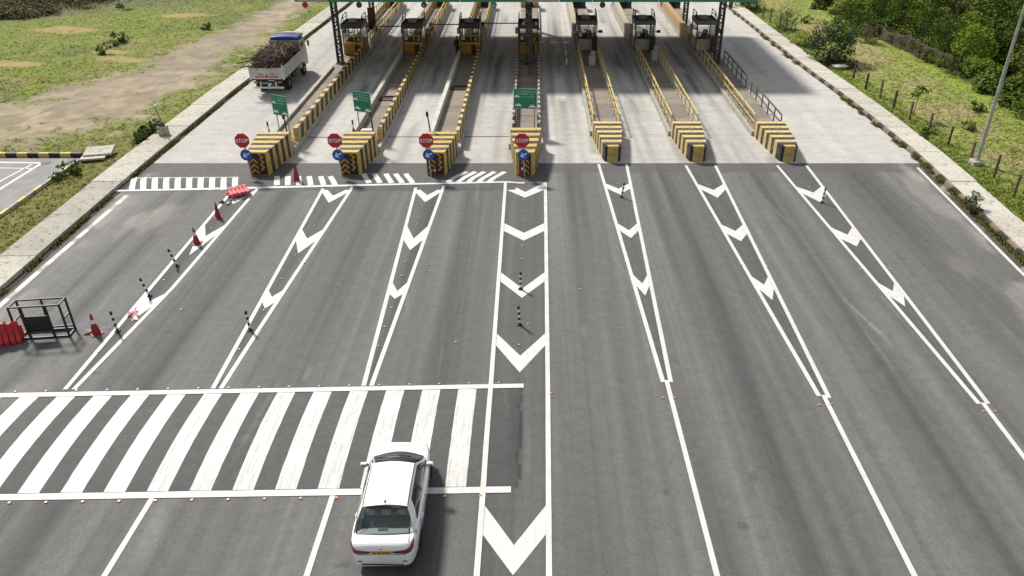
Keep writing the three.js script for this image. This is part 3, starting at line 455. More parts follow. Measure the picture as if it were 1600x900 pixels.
for (let i = 0; i < 7; i++) {
  const left = i < 4, X = ISL[i], z0 = left ? -39.0 : -40.95, noseEnd = left ? (i === 3 ? -43.0 : -42.3) : -45.3;
  const t = thing('toll_island', left ? `long toll island with tall chevron-faced black and yellow nose, ${islandLook[i]}` : `toll island with low black and yellow nose and yellow rails, ${islandLook[i]}`, 'traffic island', X, 0, 0, 0, 'toll islands');
  islands.push(t);
  const end = -87, hw = 0.93;
  mesh('kerb', [box(0.16, 0.30, noseEnd - end, -hw, 0.15, (noseEnd + end) / 2), box(0.16, 0.30, noseEnd - end, hw, 0.15, (noseEnd + end) / 2)], M.greyWall, t);
  mesh('bed', box(1.72, 0.2, noseEnd - end, 0, 0.1, (noseEnd + end) / 2), M.soil, t);
  floor(t, noseEnd, end, 1.70, 0.305);
  if (left) {
    // narrow wedge; the front face carries the hazard board
    nose(t, z0, noseEnd, 0.98, 1.80, 1.30, 9, 0, 0);
    mesh('plinth', box(0.5, 0.42, 0.34, -0.62, 0.515, noseEnd - 0.24), M.yellow, t); mesh('plinth', box(0.44, 0.42, 0.34, 0.62, 0.515, noseEnd - 0.24), M.yellow, t);
  } else {
    nose(t, z0 - 0.3, noseEnd, 0.95, 1.74, 0.92, 10, 1, 0, M.yellowPale, M.brownBlack);
    // rounded front: yellow centre with black cheeks
    mesh('painted_band', slice(-0.30, 0.30, z0, -0.31, 0.31, z0 - 0.298, 0, 0.915), M.yellow, t);
    mesh('painted_band', hexa([[-0.44, 0, z0 - 0.1], [-0.303, 0, z0], [-0.313, 0, z0 - 0.298], [-0.47, 0, z0 - 0.298]], [[-0.44, 0.91, z0 - 0.1], [-0.303, 0.91, z0], [-0.313, 0.91, z0 - 0.298], [-0.47, 0.91, z0 - 0.298]]), M.black, t);
    mesh('painted_band', hexa([[0.303, 0, z0], [0.44, 0, z0 - 0.1], [0.47, 0, z0 - 0.298], [0.313, 0, z0 - 0.298]], [[0.303, 0.91, z0], [0.44, 0.91, z0 - 0.1], [0.47, 0.91, z0 - 0.298], [0.313, 0.91, z0 - 0.298]]), M.black, t);
  }
  // rear nose of the island, seen past the booth
  const zr = left ? -85.2 : -84.8;
  mesh('end_block', [box(0.62, 1.0, 1.6, -0.62, 0.8, zr), box(0.5, 1.0, 1.6, 0.68, 0.8, zr)], left ? M.yellow : M.brownBlack, t);
  mesh('end_recess', box(0.66, 0.85, 1.3, 0.06, 0.725, zr - 0.1), M.black, t);
}
// hazard boards, stop signs
const font = await new FontLoader().loadAsync('fonts/droid/droid_sans_bold.typeface.json');
function text(s, size, depth) { const g = new TextGeometry(s, { font, size, depth, curveSegments: 3 }); g.computeBoundingBox(); const b = g.boundingBox; g.translate(-(b.min.x + b.max.x) / 2, -(b.min.y + b.max.y) / 2, 0); return g; }
const stopAt = [[388, 276, 'STOP sign and blue arrow disc on leaning post before far left striped nose'], [532, 274, 'STOP sign and blue arrow disc before the second striped nose from left'], [675, 273, 'STOP sign and blue arrow disc before the third striped nose from left'], [818.5, 272, 'STOP sign and blue arrow disc before the middle striped nose']];
for (let i = 0; i < 4; i++) {
  const X = ISL[i], z = -39.05;
  const hb = thing('hazard_board', ['black board of yellow chevrons on the far left island nose', 'black board of yellow chevrons on the second island nose from left', 'black board of yellow chevrons on the third island nose from left', 'narrow black board of yellow chevrons on the middle island nose'][i], 'hazard board', X + (i < 3 ? -0.03 : 0), 0.05, z + 0.08, 0, 'hazard boards on the island noses');
  const w = i === 3 ? 0.62 : 0.92;
  mesh('board', box(w, 1.16, 0.05, 0, 0.58, 0), M.black, hb);
  const chev = (cx, cy, s, up) => { const sh = new THREE.Shape(); const p = up ? [[-0.2, -0.14], [0, 0.06], [0.2, -0.14], [0.2, -0.02], [0, 0.18], [-0.2, -0.02]] : [[-0.14, -0.2], [0.06, 0], [-0.14, 0.2], [-0.02, 0.2], [0.18, 0], [-0.02, -0.2]]; p.forEach(([a, b], k) => k ? sh.lineTo(a * s, b * s) : sh.moveTo(a * s, b * s)); const g = new THREE.ExtrudeGeometry(sh, { depth: 0.012, bevelEnabled: false }); g.translate(cx, cy, 0.024); return g; };
  if (i < 3) { for (const cy of [0.16, 0.46, 0.76]) mesh('chevron', chev(-0.2, cy, 1.05, true), M.yellowDeep, hb); for (const cy of [0.42, 0.72, 1.0]) mesh('chevron', chev(0.22, cy, 0.9, false), M.yellowDeep, hb); }
  else for (const cy of [0.16, 0.46, 0.76]) mesh('chevron', chev(0, cy, 1.1, true), M.yellowDeep, hb);
  const xs = [-15.32, -10.45, -5.65, -0.62][i];
  const s = thing('stop_sign', stopAt[i][2], 'stop sign', xs, 0, -38.66, 0, 'stop signs before the left islands');
  mesh('post', bar(V(0.10, 0, -0.03), V(-0.02, 2.3, -0.06), 0.035, 10), M.galv, s);
  const oct = new THREE.CylinderGeometry(0.38, 0.38, 0.02, 8); oct.rotateY(Math.PI / 8); oct.rotateX(Math.PI / 2);
  const o2 = new THREE.CylinderGeometry(0.405, 0.405, 0.012, 8); o2.rotateY(Math.PI / 8); o2.rotateX(Math.PI / 2); o2.translate(0, 0, -0.012);
  const pl = new THREE.Group(); pl.name = 'stop_plate'; pl.position.set(-0.03, 2.08, 0.02); pl.rotation.x = -0.12; pl.rotation.z = i === 0 ? 0.03 : 0; s.add(pl);
  mesh('red_face', oct, M.signRed, pl); mesh('rim', o2, M.redPale, pl); const tg = text('STOP', 0.195, 0.006); tg.translate(0, 0, 0.011); mesh('lettering', tg, M.signWhite, pl);
  const bl = new THREE.Group(); bl.name = 'direction_disc'; bl.position.set(0.035, 1.29, 0.02); bl.rotation.x = -0.12; s.add(bl);
  const bd = new THREE.CylinderGeometry(0.30, 0.30, 0.02, 28); bd.rotateX(Math.PI / 2); mesh('blue_face', bd, M.signBlue, bl);
  const ar = [box(0.07, 0.34, 0.006, 0.03, 0.015, 0.014, 0, 0, -1.15), box(0.07, 0.22, 0.006, -0.09, 0.01, 0.0155, 0, 0, -0.35), box(0.07, 0.22, 0.006, -0.055, -0.085, 0.017, 0, 0, 1.25)]; mesh('arrow', ar, M.signWhite, bl);
}
// green lane signs on twin legs
for (const [i, ry, w, dx, h0, lab] of [[0, -0.45, 1.12, -0.1, 1.32, 'green lane sign on twin legs, turned away, behind far left striped nose'], [1, -0.43, 1.24, -0.28, 1.32, 'green lane sign on twin legs behind the second striped nose'], [3, -0.10, 1.42, -0.05, 1.28, 'green lane sign on twin legs behind the middle striped nose']]) {
  const s = thing('lane_sign', lab, 'road sign', ISL[i] + dx, 0.3, i === 0 ? -44.25 : i === 1 ? -44.9 : -45.7, ry, 'green lane signs on the left islands');
  const y0 = h0, hgt = 1.22; 
  mesh('panel', box(w, hgt, 0.04, 0, y0 + hgt / 2, 0, 0, 0, 0), M.signGreen, s);
  for (const q of [-1, 1]) mesh('leg', bar(V(q * (w / 2 - 0.16), 0, -0.05), V(q * (w / 2 - 0.16), y0 + hgt - 0.05, -0.05), 0.035, 8), M.galv, s);
  mesh('border', [box(w, 0.02, 0.008, 0, y0 + 0.02, 0.024), box(w, 0.02, 0.008, 0, y0 + hgt - 0.02, 0.024), box(0.02, hgt - 0.05, 0.008, -w / 2 + 0.012, y0 + hgt / 2, 0.024), box(0.02, hgt - 0.05, 0.008, w / 2 - 0.012, y0 + hgt / 2, 0.024)], M.signPrint, s);
  const r = rngOf(40 + i), P = [], Q = [];
  for (const [yy, hh, x0, x1] of [[0.86, 0.06, -0.8, 0.85], [0.74, 0.07, -0.7, 0.75], [0.6, 0.08, -0.3, 0.7]]) { let x = x0; while (x < x1) { const L = 0.03 + r() * 0.06; P.push(box(L * w / 2, hh * hgt * (0.5 + 0.5 * r()), 0.005, (x + L / 2) * w / 2, y0 + yy * hgt, 0.0225)); x += L + 0.025 + (r() < 0.2 ? 0.08 : 0); } }
  mesh('print_rows', P, M.signPrint, s).userData.kind = 'stuff';
  const car = (cx, cy, k) => { const sh = new THREE.Shape(); [[-0.18, -0.05], [0.18, -0.05], [0.18, 0.01], [0.12, 0.03], [0.07, 0.09], [-0.08, 0.09], [-0.13, 0.03], [-0.18, 0.01]].forEach(([a, b], n) => n ? sh.lineTo(a * k, b * k) : sh.moveTo(a * k, b * k)); const g = new THREE.ExtrudeGeometry(sh, { depth: 0.006, bevelEnabled: false }); g.translate(cx, cy, 0.0215); return g; };
  for (const a of [[-0.36 * w, y0 + 0.61 * hgt, 1.0], [-0.30 * w, y0 + 0.17 * hgt, 1.1], [0.30 * w, y0 + 0.12 * hgt, 1.2]]) mesh('car_symbol', car(...a), M.signWhite, s);
}
// striped delineators and thin posts by the signs
function bandedPost(name, lab, cat, x, y, z, h, r, n, group, lean = [0, 0], base = true) {
  const t = thing(name, lab, cat, x, y, z, 0, group);
  const Q = new THREE.Quaternion().setFromEuler(new THREE.Euler(lean[1], 0, lean[0])); t.quaternion.copy(Q);
  for (let k = 0; k < n; k++) mesh('band', cyl(r, r, h / n, 0, h * (k + 0.5) / n, 0, 12), k % 2 ? M.signWhite : M.black, t);
  mesh('cap', cyl(r * 0.3, r * 1.05, 0.03, 0, h + 0.015, 0, 12), M.black, t);
  if (base) mesh('base', cyl(0.085, 0.11, 0.035, 0, 0.0175, 0, 14), M.black, t);
  return t;
}
bandedPost('marker_post', 'thin black and white post left of the far left green sign', 'marker post', ISL[0] - 0.72, 0.3, -43.6, 1.15, 0.05, 5, 'marker posts by the green signs', [0.06, 0]);
bandedPost('marker_post', 'thin black and white post left of the second green sign', 'marker post', ISL[1] - 0.72, 0.3, -43.9, 1.15, 0.05, 5, 'marker posts by the green signs', [0.04, 0]);
bandedPost('marker_post', 'black and white post under left edge of the middle green sign', 'marker post', ISL[3] - 0.72, 0.3, -44.6, 1.2, 0.05, 5, 'marker posts by the green signs');
bandedPost('marker_post', 'black and white post under right edge of the middle green sign', 'marker post', ISL[3] + 0.72, 0.3, -44.6, 1.2, 0.05, 5, 'marker posts by the green signs');
for (const [i, dx, h, lab] of [[0, 0.66, 1.75, 'thin dark pole on a yellow plinth right of far left green sign'], [1, 0.72, 1.9, 'thin dark pole on a yellow plinth right of second green sign'], [2, -0.62, 1.9, 'thin dark leaning pole on plinth of the third island from left']]) {
  const t = thing('signal_pole', lab, 'pole', ISL[i] + dx, 0.72, -42.55, 0, 'thin poles behind the striped noses');
  mesh('shaft', bar(V(0, 0, 0), V(i === 2 ? -0.16 : -0.06, h - 0.4, 0), 0.04, 8), M.darkSteel, t); mesh('lamp_box', box(0.14, 0.26, 0.12, i === 2 ? -0.16 : -0.06, h - 0.35, 0.05), M.darkSteel, t);
}
{ // scooped white traffic-counter dish on island two
  const t = thing('sensor_housing', 'white and grey curved housing under the second green sign', 'sensor', ISL[1] + 0.12, 0.3, -43.6);
  mesh('shell', rbox(0.75, 0.62, 0.4, 0.14, 0, 0.42, 0), M.white, t); mesh('dark_front', rbox(0.5, 0.3, 0.05, 0.05, 0, 0.55, 0.2), M.steel, t); mesh('foot', box(0.4, 0.14, 0.3, 0, 0.07, 0), M.yellow, t);
}
// side walls of the left islands
function wallStripes(i, dx, lab, z0, z1, h, th, mA, mB, pitch) {
  const w = thing('striped_barrier', lab, 'barrier wall', ISL[i] + dx, 0.3, 0, 0, 'striped barrier walls on the left islands'); const sh = 0.28;
  let k = 0; for (let z = z0; z > z1; z -= pitch, k++) { const zb = Math.max(z1, z - pitch), b0 = k === 0 ? z0 : z, sA = k === 0 ? 0 : sh, sB = zb <= z1 + 1e-6 ? 0 : sh;
    mesh('stripe', hexa([[-th / 2, 0, z + (k ? sh / 2 : 0)], [th / 2, 0, z + (k ? sh / 2 : 0)], [th / 2, 0, zb + (sB ? sh / 2 : 0)], [-th / 2, 0, zb + (sB ? sh / 2 : 0)]], [[-th / 2, h, z - (k ? sh / 2 : 0)], [th / 2, h, z - (k ? sh / 2 : 0)], [th / 2, h, zb - (sB ? sh / 2 : 0)], [-th / 2, h, zb - (sB ? sh / 2 : 0)]]), k % 2 ? mB : mA, w); }
}
function plainWall(i, dx, lab, z0, z1, h, th, m, rot = 0) {
  const w = thing('low_wall', lab, 'low wall', ISL[i] + dx, 0.3, 0, 0, 'plain low walls on the islands'); const n = Math.round((z0 - z1) / 3), L = (z0 - z1) / n;
  for (let k = 0; k < n; k++) mesh('wall_panel', box(th, h, L - 0.015, 0, h / 2 + (hash(k, i) - 0.5) * 0.02, z0 - L * (k + 0.5)), m, w);
}
wallStripes(0, 0.80, 'black and yellow slanted striped wall along right edge of first island', -43.6, -63.7, 0.78, 0.26, M.yellow, M.black, 0.62);
wallStripes(1, 0.80, 'black and yellow slanted striped wall along right edge of second island', -43.6, -63.7, 0.72, 0.22, M.yellow, M.brownBlack, 0.56);
wallStripes(2, 0.80, 'black and yellow slanted striped wall along right edge of third island', -43.4, -63.7, 0.72, 0.20, M.yellowPale, M.brownBlack, 0.56);
plainWall(0, -0.80, 'low weathered grey wall along left edge of the far left island', -43.6, -60, 0.22, 0.22, M.greyWall);
plainWall(1, -0.80, 'low grey wall along the left edge of the second island', -44.2, -63.5, 0.48, 0.26, mat([0.42, 0.41, 0.38], { map: concTile }));
plainWall(2, -0.80, 'pale low wall with dark specks along left edge of third island', -43.6, -63.5, 0.50, 0.26, mat([0.54, 0.53, 0.50], { map: concTile }));
wallStripes(3, -0.80, 'dark narrow striped wall along left edge of the middle island', -45.0, -62.5, 0.60, 0.14, M.cream, M.brownBlack, 0.5);
wallStripes(3, 0.80, 'dark narrow striped wall along right edge of the middle island', -45.0, -62.5, 0.60, 0.14, M.cream, M.brownBlack, 0.5);
// dark drain covers on the island floors
for (const [i, z, lab] of [[1, -51.8, 'dark steel cover on the floor of the second island'], [2, -54.4, 'dark rusty cover on the floor of the third island']]) { const d = thing('floor_cover', lab, 'drain cover', ISL[i], 0.305, z); mesh('plate', box(1.2, 0.05, 0.7, -0.05, 0.03, 0), mat([0.04, 0.025, 0.022]), d); mesh('lip', box(0.9, 0.12, 0.12, 0, 0.085, -0.42), mat([0.10, 0.05, 0.04]), d); }
// rails
function rail(i, dx, lab, z0, z1, h, m, post = 1.45, panel = null, gap = 4) {
  const t = thing('guard_rail', lab, 'railing', ISL[i] + dx, 0.3, 0, 0, 'guard rails along the islands');
  const n = Math.max(2, Math.round((z0 - z1) / post)), L = (z0 - z1) / n, W = 0.07;
  for (let k = 0; k <= n; k++) mesh('post', box(W, h, W, 0, h / 2, z0 - L * k), m, t);
  for (let k = 0; k < n; k += 2) { const e = Math.min(n, k + 2); mesh('top_rail', box(0.085, 0.075, L * (e - k) - 0.14, 0, h + 0.038, z0 - L * (k + e) / 2), m, t); mesh('mid_rail', box(0.05, 0.05, L * (e - k) - 0.1, 0.0, h * 0.52, z0 - L * (k + e) / 2), m, t); }
  if (panel) for (let k = 0; k < n; k++) mesh('infill_panel', box(0.03, h * 0.42, L - 0.12, 0, h * 0.26, z0 - L * (k + 0.5)), panel[k % panel.length], t);
}
for (const i of [4, 5, 6]) {
  rail(i, -0.80, ['yellow railing along left edge of the third island from right', 'yellow railing along left edge of the second island from right', 'yellow railing along left edge of the far right island'][i - 4], -45.7, -64.6, 0.84, M.yellowPale);
  rail(i, 0.80, ['yellow railing along right edge of the third island from right', 'yellow railing along right edge of the second island from right', 'dark brown and grey railing along right edge of the far right island'][i - 4], -45.7, i === 6 ? -62 : -64.6, 0.84, i === 6 ? mat([0.12, 0.10, 0.075]) : M.yellowPale);
}
const whiteP = mat([0.60, 0.54, 0.44]), maroonP = mat([0.22, 0.09, 0.06]);
const infill = [whiteP, M.yellowPale, whiteP, maroonP];
for (const i of [0, 1, 2]) {
  rail(i, -0.72, [`tall yellow railing behind the first booth, left side`, `tall yellow railing behind the second booth, left side`, `tall yellow railing behind the third booth, left side`][i], -68.5, -84.2, 1.1, M.yellowPale, 1.2, [M.yellowPale, M.yellow]);
  rail(i, 0.82, [`white and yellow panelled railing behind the first booth, right side`, `white and yellow panelled railing behind the second booth, right side`, `white and yellow panelled railing behind the third booth, right side`][i], -67.5, -84.2, 0.95, i ? M.yellow : M.yellowPale, 1.2, infill);
}
for (const i of [4, 5, 6]) plainWall(i, -0.72, ['beige low wall behind the fifth booth from left', 'beige low wall behind the sixth booth from left', 'tan low wall behind the seventh booth from left'][i - 4], -68.5, -84, 0.75, 0.5, i === 6 ? mat([0.40, 0.27, 0.12]) : M.cream);

// ------------------------------------------------------------------ booths
const boothLab = ['toll booth with yellow frame and open railed roof beside left column', 'toll booth with yellow lower panels, second from the left', 'toll booth with yellow lower panels, a person standing at its left', 'darkest toll booth, hidden behind the middle column', 'toll booth with beige panels, just right of the middle lane', 'toll booth with beige panels and side mirror, second from right', 'sunlit beige toll booth beside the right column'];
const boothLow = mat([0.36, 0.185, 0.02]), interior = mat([0.10, 0.095, 0.09]), roofDark = mat([0.06, 0.06, 0.055]), deskM = mat([0.12, 0.07, 0.04]);
for (let i = 0; i < 7; i++) {
  const left = i < 4, z = left ? -64.2 : -65.6, t = thing('toll_booth', boothLab[i], 'toll booth', ISL[i] + (left ? 0.02 : -0.05), 0.3, z, 0, 'toll booths');
  const W = 1.62, D = 2.3, H = 2.25, sill = left ? 0.95 : 0.9, fr = left ? (i === 0 ? M.steel : M.darkSteel) : mat([0.10, 0.085, 0.06]), low = left ? boothLow : M.cream, hw = W / 2;
  for (const [a, b] of [[-1, 0], [1, 0], [-1, 1], [1, 1]]) mesh('corner_post', box(0.09, H, 0.09, a * (hw - 0.045), H / 2, b ? -D + 0.045 : -0.045), fr, t);
  if (left) { mesh('lower_panel', box(W * 0.5, sill - 0.06, 0.05, -hw + 0.095 + W * 0.25, sill / 2 + 0.02, -0.05), low, t); mesh('lower_panel', box(W * 0.14, sill - 0.06, 0.05, hw - 0.095 - W * 0.07, sill / 2 + 0.02, -0.05), low, t); mesh('dark_hatch', box(W * 0.24, sill - 0.04, 0.04, hw - 0.1 - W * 0.27, sill / 2, -0.09), M.black, t); }
  else { mesh('lower_panel', box(W * 0.74, sill - 0.06, 0.05, -hw + 0.095 + W * 0.37, sill / 2 + 0.02, -0.05), low, t); mesh('dark_hatch', box(W * 0.13, sill - 0.04, 0.04, hw - 0.1 - W * 0.07, sill / 2, -0.09), M.black, t); }
  for (const q of [-1, 1]) { mesh('side_panel', box(0.05, sill - 0.06, D - 0.2, q * (hw - 0.05), sill / 2 + 0.02, -D / 2), low, t); mesh('side_window', box(0.012, H - sill - 0.32, D - 0.24, q * (hw - 0.05), (H + sill) / 2 - 0.08, -D / 2), glassBooth, t); }
  mesh('back_panel', box(W - 0.2, sill - 0.06, 0.05, 0, sill / 2 + 0.02, -D + 0.05), low, t);
  mesh('front_window', box(W - 0.2, H - sill - 0.32, 0.012, 0, (H + sill) / 2 - 0.10, -0.05), glassBooth, t);
  mesh('window_bar', [box(W - 0.18, 0.06, 0.07, 0, sill + 0.02, -0.04), box(W - 0.18, 0.05, 0.06, 0, sill + 0.62, -0.042), box(0.05, H - sill - 0.3, 0.06, 0.12, (H + sill) / 2, -0.05)], left ? (i === 3 ? M.yellowDeep : M.yellowPale) : M.cream, t);
  mesh('desk', [box(W - 0.3, 0.06, 0.7, 0, sill - 0.02, -0.5), box(0.4, 0.34, 0.06, -0.25, sill + 0.2, -0.55), box(0.5, 0.9, 0.45, 0.25, 0.5, -1.3), box(0.46, 0.62, 0.12, 0.25, 1.05, -1.5)], deskM, t);
  mesh('floor', box(W - 0.22, 0.05, D - 0.22, 0, 0.03, -D / 2), interior, t);
  mesh('fascia', [box(W + 0.1, 0.34, 0.06, 0, H + 0.01, 0.0), box(W + 0.1, 0.34, 0.06, 0, H + 0.01, -D), box(0.06, 0.34, D - 0.06, -hw - 0.02, H + 0.01, -D / 2), box(0.06, 0.34, D - 0.06, hw + 0.02, H + 0.01, -D / 2)], left ? M.darkSteel : mat([0.20, 0.165, 0.115]), t);
  mesh('roof', box(W + 0.02, 0.08, D - 0.08, 0, H + 0.02, -D / 2), roofDark, t);
  for (const q of [-1, 1]) { const x = q * (hw - 0.02), L = []; for (const [a, h] of [[0.0, 0.1], [-0.9, 0.52], [-D, 0.52]]) L.push(bar(V(x, H + 0.1, a), V(x, H + 0.18 + h, a), 0.035, 6)); L.push(bar(V(x, H + 0.28, 0), V(x, H + 0.70, -0.9), 0.035, 6), bar(V(x, H + 0.70, -0.9), V(x, H + 0.70, -D), 0.035, 6), bar(V(x, H + 0.44, -0.9), V(x, H + 0.44, -D), 0.028, 6)); mesh('roof_railing', L, left ? M.darkSteel : roofDark, t); }
  for (const [x, y, w, h, m] of [[-0.52, sill + 0.42, 0.24, 0.3, M.white], [0.48, sill + 0.3, 0.2, 0.26, M.cream], [-0.1, sill + 0.82, 0.3, 0.14, M.steel]]) mesh('notice', box(w, h, 0.012, x, y, -0.036), m, t);
  mesh('cable', new THREE.TubeGeometry(new THREE.CatmullRomCurve3([V(hw, H + 0.2, -0.3), V(hw + 0.1, H - 0.6, -0.2), V(hw + 0.06, 0.9, -0.25), V(hw + 0.03, 0.05, -0.4)]), 16, 0.018, 5), M.black, t);
  mesh('side_cooler', rbox(0.28, 0.42, 0.62, 0.03, -hw - 0.16, H - 0.62, -1.5), M.galv, t);
  mesh('stool', [cyl(0.17, 0.17, 0.06, -0.35, 0.55, -1.2, 14), cyl(0.03, 0.03, 0.5, -0.35, 0.28, -1.2, 8)], M.black, t);
  mesh('roof_unit', rbox(0.7, 0.3, 0.55, 0.04, -0.1, H + 0.2, -1.4), M.steel, t);
  if (left) mesh('guard_frame', [bar(V(-hw, 0, 0.42), V(-hw, 1.6, 0.42), 0.04, 8), bar(V(hw, 0, 0.42), V(hw, 1.6, 0.42), 0.04, 8), bar(V(-hw, 1.6, 0.42), V(hw, 1.6, 0.42), 0.04, 8), bar(V(-hw, 0.95, 0.42), V(hw, 0.95, 0.42), 0.04, 8), bar(V(-hw, 1.58, 0.42), V(-hw, 1.58, 0.0), 0.035, 8), bar(V(hw, 1.58, 0.42), V(hw, 1.58, 0.0), 0.035, 8)], i === 3 ? mat([0.2, 0.11, 0.03]) : M.yellowDeep, t);
  else { const m = [rbox(0.34, 0.24, 0.1, 0.05, hw + 0.32, 1.58, 0.02), bar(V(hw, 1.58, -0.05), V(hw + 0.2, 1.58, 0.0), 0.025, 6)]; mesh('side_mirror', m, M.black, t); mesh('cabinet', rbox(0.42, 1.25, 0.42, 0.03, hw - 0.16, 0.63, 0.34), i === 6 ? mat([0.07, 0.035, 0.025]) : M.black, t); }
}
// middle gantry mast with cameras in front of booth four
{
  const t = thing('camera_mast', 'dark slim mast with cameras in front of the middle booth', 'camera mast', ISL[3] + 0.12, 0.3, -58.2);
  mesh('mast', [bar(V(0, 0, 0), V(0, 4.6, 0), 0.06, 10), bar(V(0.22, 0, 0), V(0.22, 3.9, 0), 0.035, 8)], M.darkSteel, t); mesh('arm', beam(V(-0.5, 3.6, 0), V(0.6, 3.6, 0), 0.07, 0.07), M.darkSteel, t);
  for (const x of [-0.42, 0.5]) mesh('camera', rbox(0.16, 0.16, 0.36, 0.03, x, 3.74, 0.08), M.steel, t);
}
// boom barriers
for (const [i, x1, z, y, lab, m1] of [[0, 1, -71.2, 0.9, 'dark lowered boom arm across the lane between first and second booth', 0], [1, 1, -72.0, 0.9, 'dark lowered boom arm across the lane between second and third booth', 0], [2, 1, -72.5, 0.9, 'dark lowered boom arm across the lane between third and middle booth', 0], [3, 1, -64.9, 0.95, 'pale pink lowered boom arm right of the middle booth', 1]]) {
  const t = thing('boom_barrier', lab, 'boom barrier', ISL[i] + 0.62, 0.3, z, 0, 'boom barriers between booths');
  mesh('cabinet', rbox(0.34, 0.95, 0.34, 0.03, 0, 0.475, 0), m1 ? M.white : M.darkSteel, t);
  const n = 6, L = 3.05 / n; for (let k = 0; k < n; k++) mesh('arm_segment', box(L, 0.09, 0.05, 0.18 + L * (k + 0.5), y - 0.08, 0.0), m1 ? (k % 2 ? mat([0.42, 0.22, 0.2]) : M.white) : (k % 2 ? M.darkSteel : mat([0.12, 0.11, 0.1])), t);
}
for (const [a, b, lab] of [[883, 72, 'white stub post by the fifth booth kerb, farthest of three'], [884, 83.5, 'white stub post by the fifth booth kerb, middle of three'], [885, 97, 'white stub post by the fifth booth kerb, nearest of three']]) { const p = ground(a, b + 4); const t = thing('stub_post', lab, 'bollard', p[0], 0, p[1], 0, 'white stub posts by the fifth booth'); mesh('stub', cyl(0.07, 0.09, 0.45, 0, 0.225, 0, 12), M.white, t); mesh('stub_cap', new THREE.SphereGeometry(0.07, 10, 6).translate(0, 0.45, 0), M.white, t); }
for (const [i, dx, z, lab] of [[1, 1.0 - 0.1, -68.8, 'stacked cartons and clutter behind the second booth'], [5, 0.6, -66.3 + 4, 'grey cabinet on the island before second booth from right'], [4, 0.3, -60.8, 'white low cabinet on the island before the fifth booth']]) { const t = thing('equipment_box', lab, 'cabinet', ISL[i] + dx - 0.2, 0.3, z); mesh('body', [rbox(0.55, 0.8, 0.5, 0.03, 0, 0.4, 0), rbox(0.35, 0.35, 0.35, 0.02, 0.05, 0.975, 0.02)], i === 1 ? M.cream : M.steel, t); mesh('door', box(0.4, 0.55, 0.02, 0, 0.42, 0.256), i === 1 ? maroonP : M.galv, t); }
{ const t = thing('fuse_box', 'dark maroon box fixed to the rear left canopy column', 'electrical box', -15.1, 0.3, -74.1); mesh('body', rbox(0.62, 1.9, 0.3, 0.03, 0, 0.95, 0), mat([0.05, 0.012, 0.016]), t); mesh('door', box(0.5, 1.4, 0.02, 0, 1.05, 0.156), mat([0.07, 0.02, 0.02]), t); }
// ------------------------------------------------------------------ white saloon car
function patch(a, b, c, d, nu, nv, f, flip) { // bilinear patch a-b (v=0), c-d (v=1), f(u,v) offset vector
  const pos = [], idx = []; for (let j = 0; j <= nv; j++) for (let i = 0; i <= nu; i++) { const u = i / nu, v = j / nv; const p = a.clone().lerp(b, u).lerp(c.clone().lerp(d, u), v); if (f) p.add(f(u, v)); pos.push(p.x, p.y, p.z); }
  for (let j = 0; j < nv; j++) for (let i = 0; i < nu; i++) { const k = j * (nu + 1) + i; if (flip) idx.push(k, k + nu + 1, k + 1, k + 1, k + nu + 1, k + nu + 2); else idx.push(k, k + 1, k + nu + 1, k + 1, k + nu + 2, k + nu + 1); }
  const g = new THREE.BufferGeometry(); g.setAttribute('position', new THREE.Float32BufferAttribute(pos, 3)); g.setIndex(idx); g.computeVertexNormals(); return norm(g);
}
function wheel(t, x, y, z, r, w, rimM, name = 'wheel') {
  const g = new THREE.Group(); g.name = name; g.position.set(x, y, z); t.add(g);
  const pr = [[r * 0.62, -w / 2], [r * 0.9, -w / 2], [r * 0.985, -w * 0.38], [r, -w * 0.2], [r, w * 0.2], [r * 0.985, w * 0.38], [r * 0.9, w / 2], [r * 0.62, w / 2]].map(p => new THREE.Vector2(p[0], p[1]));
  const tg = new THREE.LatheGeometry(pr, 28); tg.rotateZ(Math.PI / 2); mesh('tyre', tg, M.rubber, g);
  const L = [new THREE.CylinderGeometry(r * 0.64, r * 0.64, w * 0.5, 20).rotateZ(Math.PI / 2)]; for (let k = 0; k < 5; k++) { const b = box(w * 0.86, r * 0.5, r * 0.16, 0, r * 0.32, 0); b.rotateX(k * Math.PI * 0.4); L.push(b); } L.push(new THREE.CylinderGeometry(r * 0.16, r * 0.16, w * 0.9, 12).rotateZ(Math.PI / 2));
  mesh('rim', L, rimM, g); return g;
}
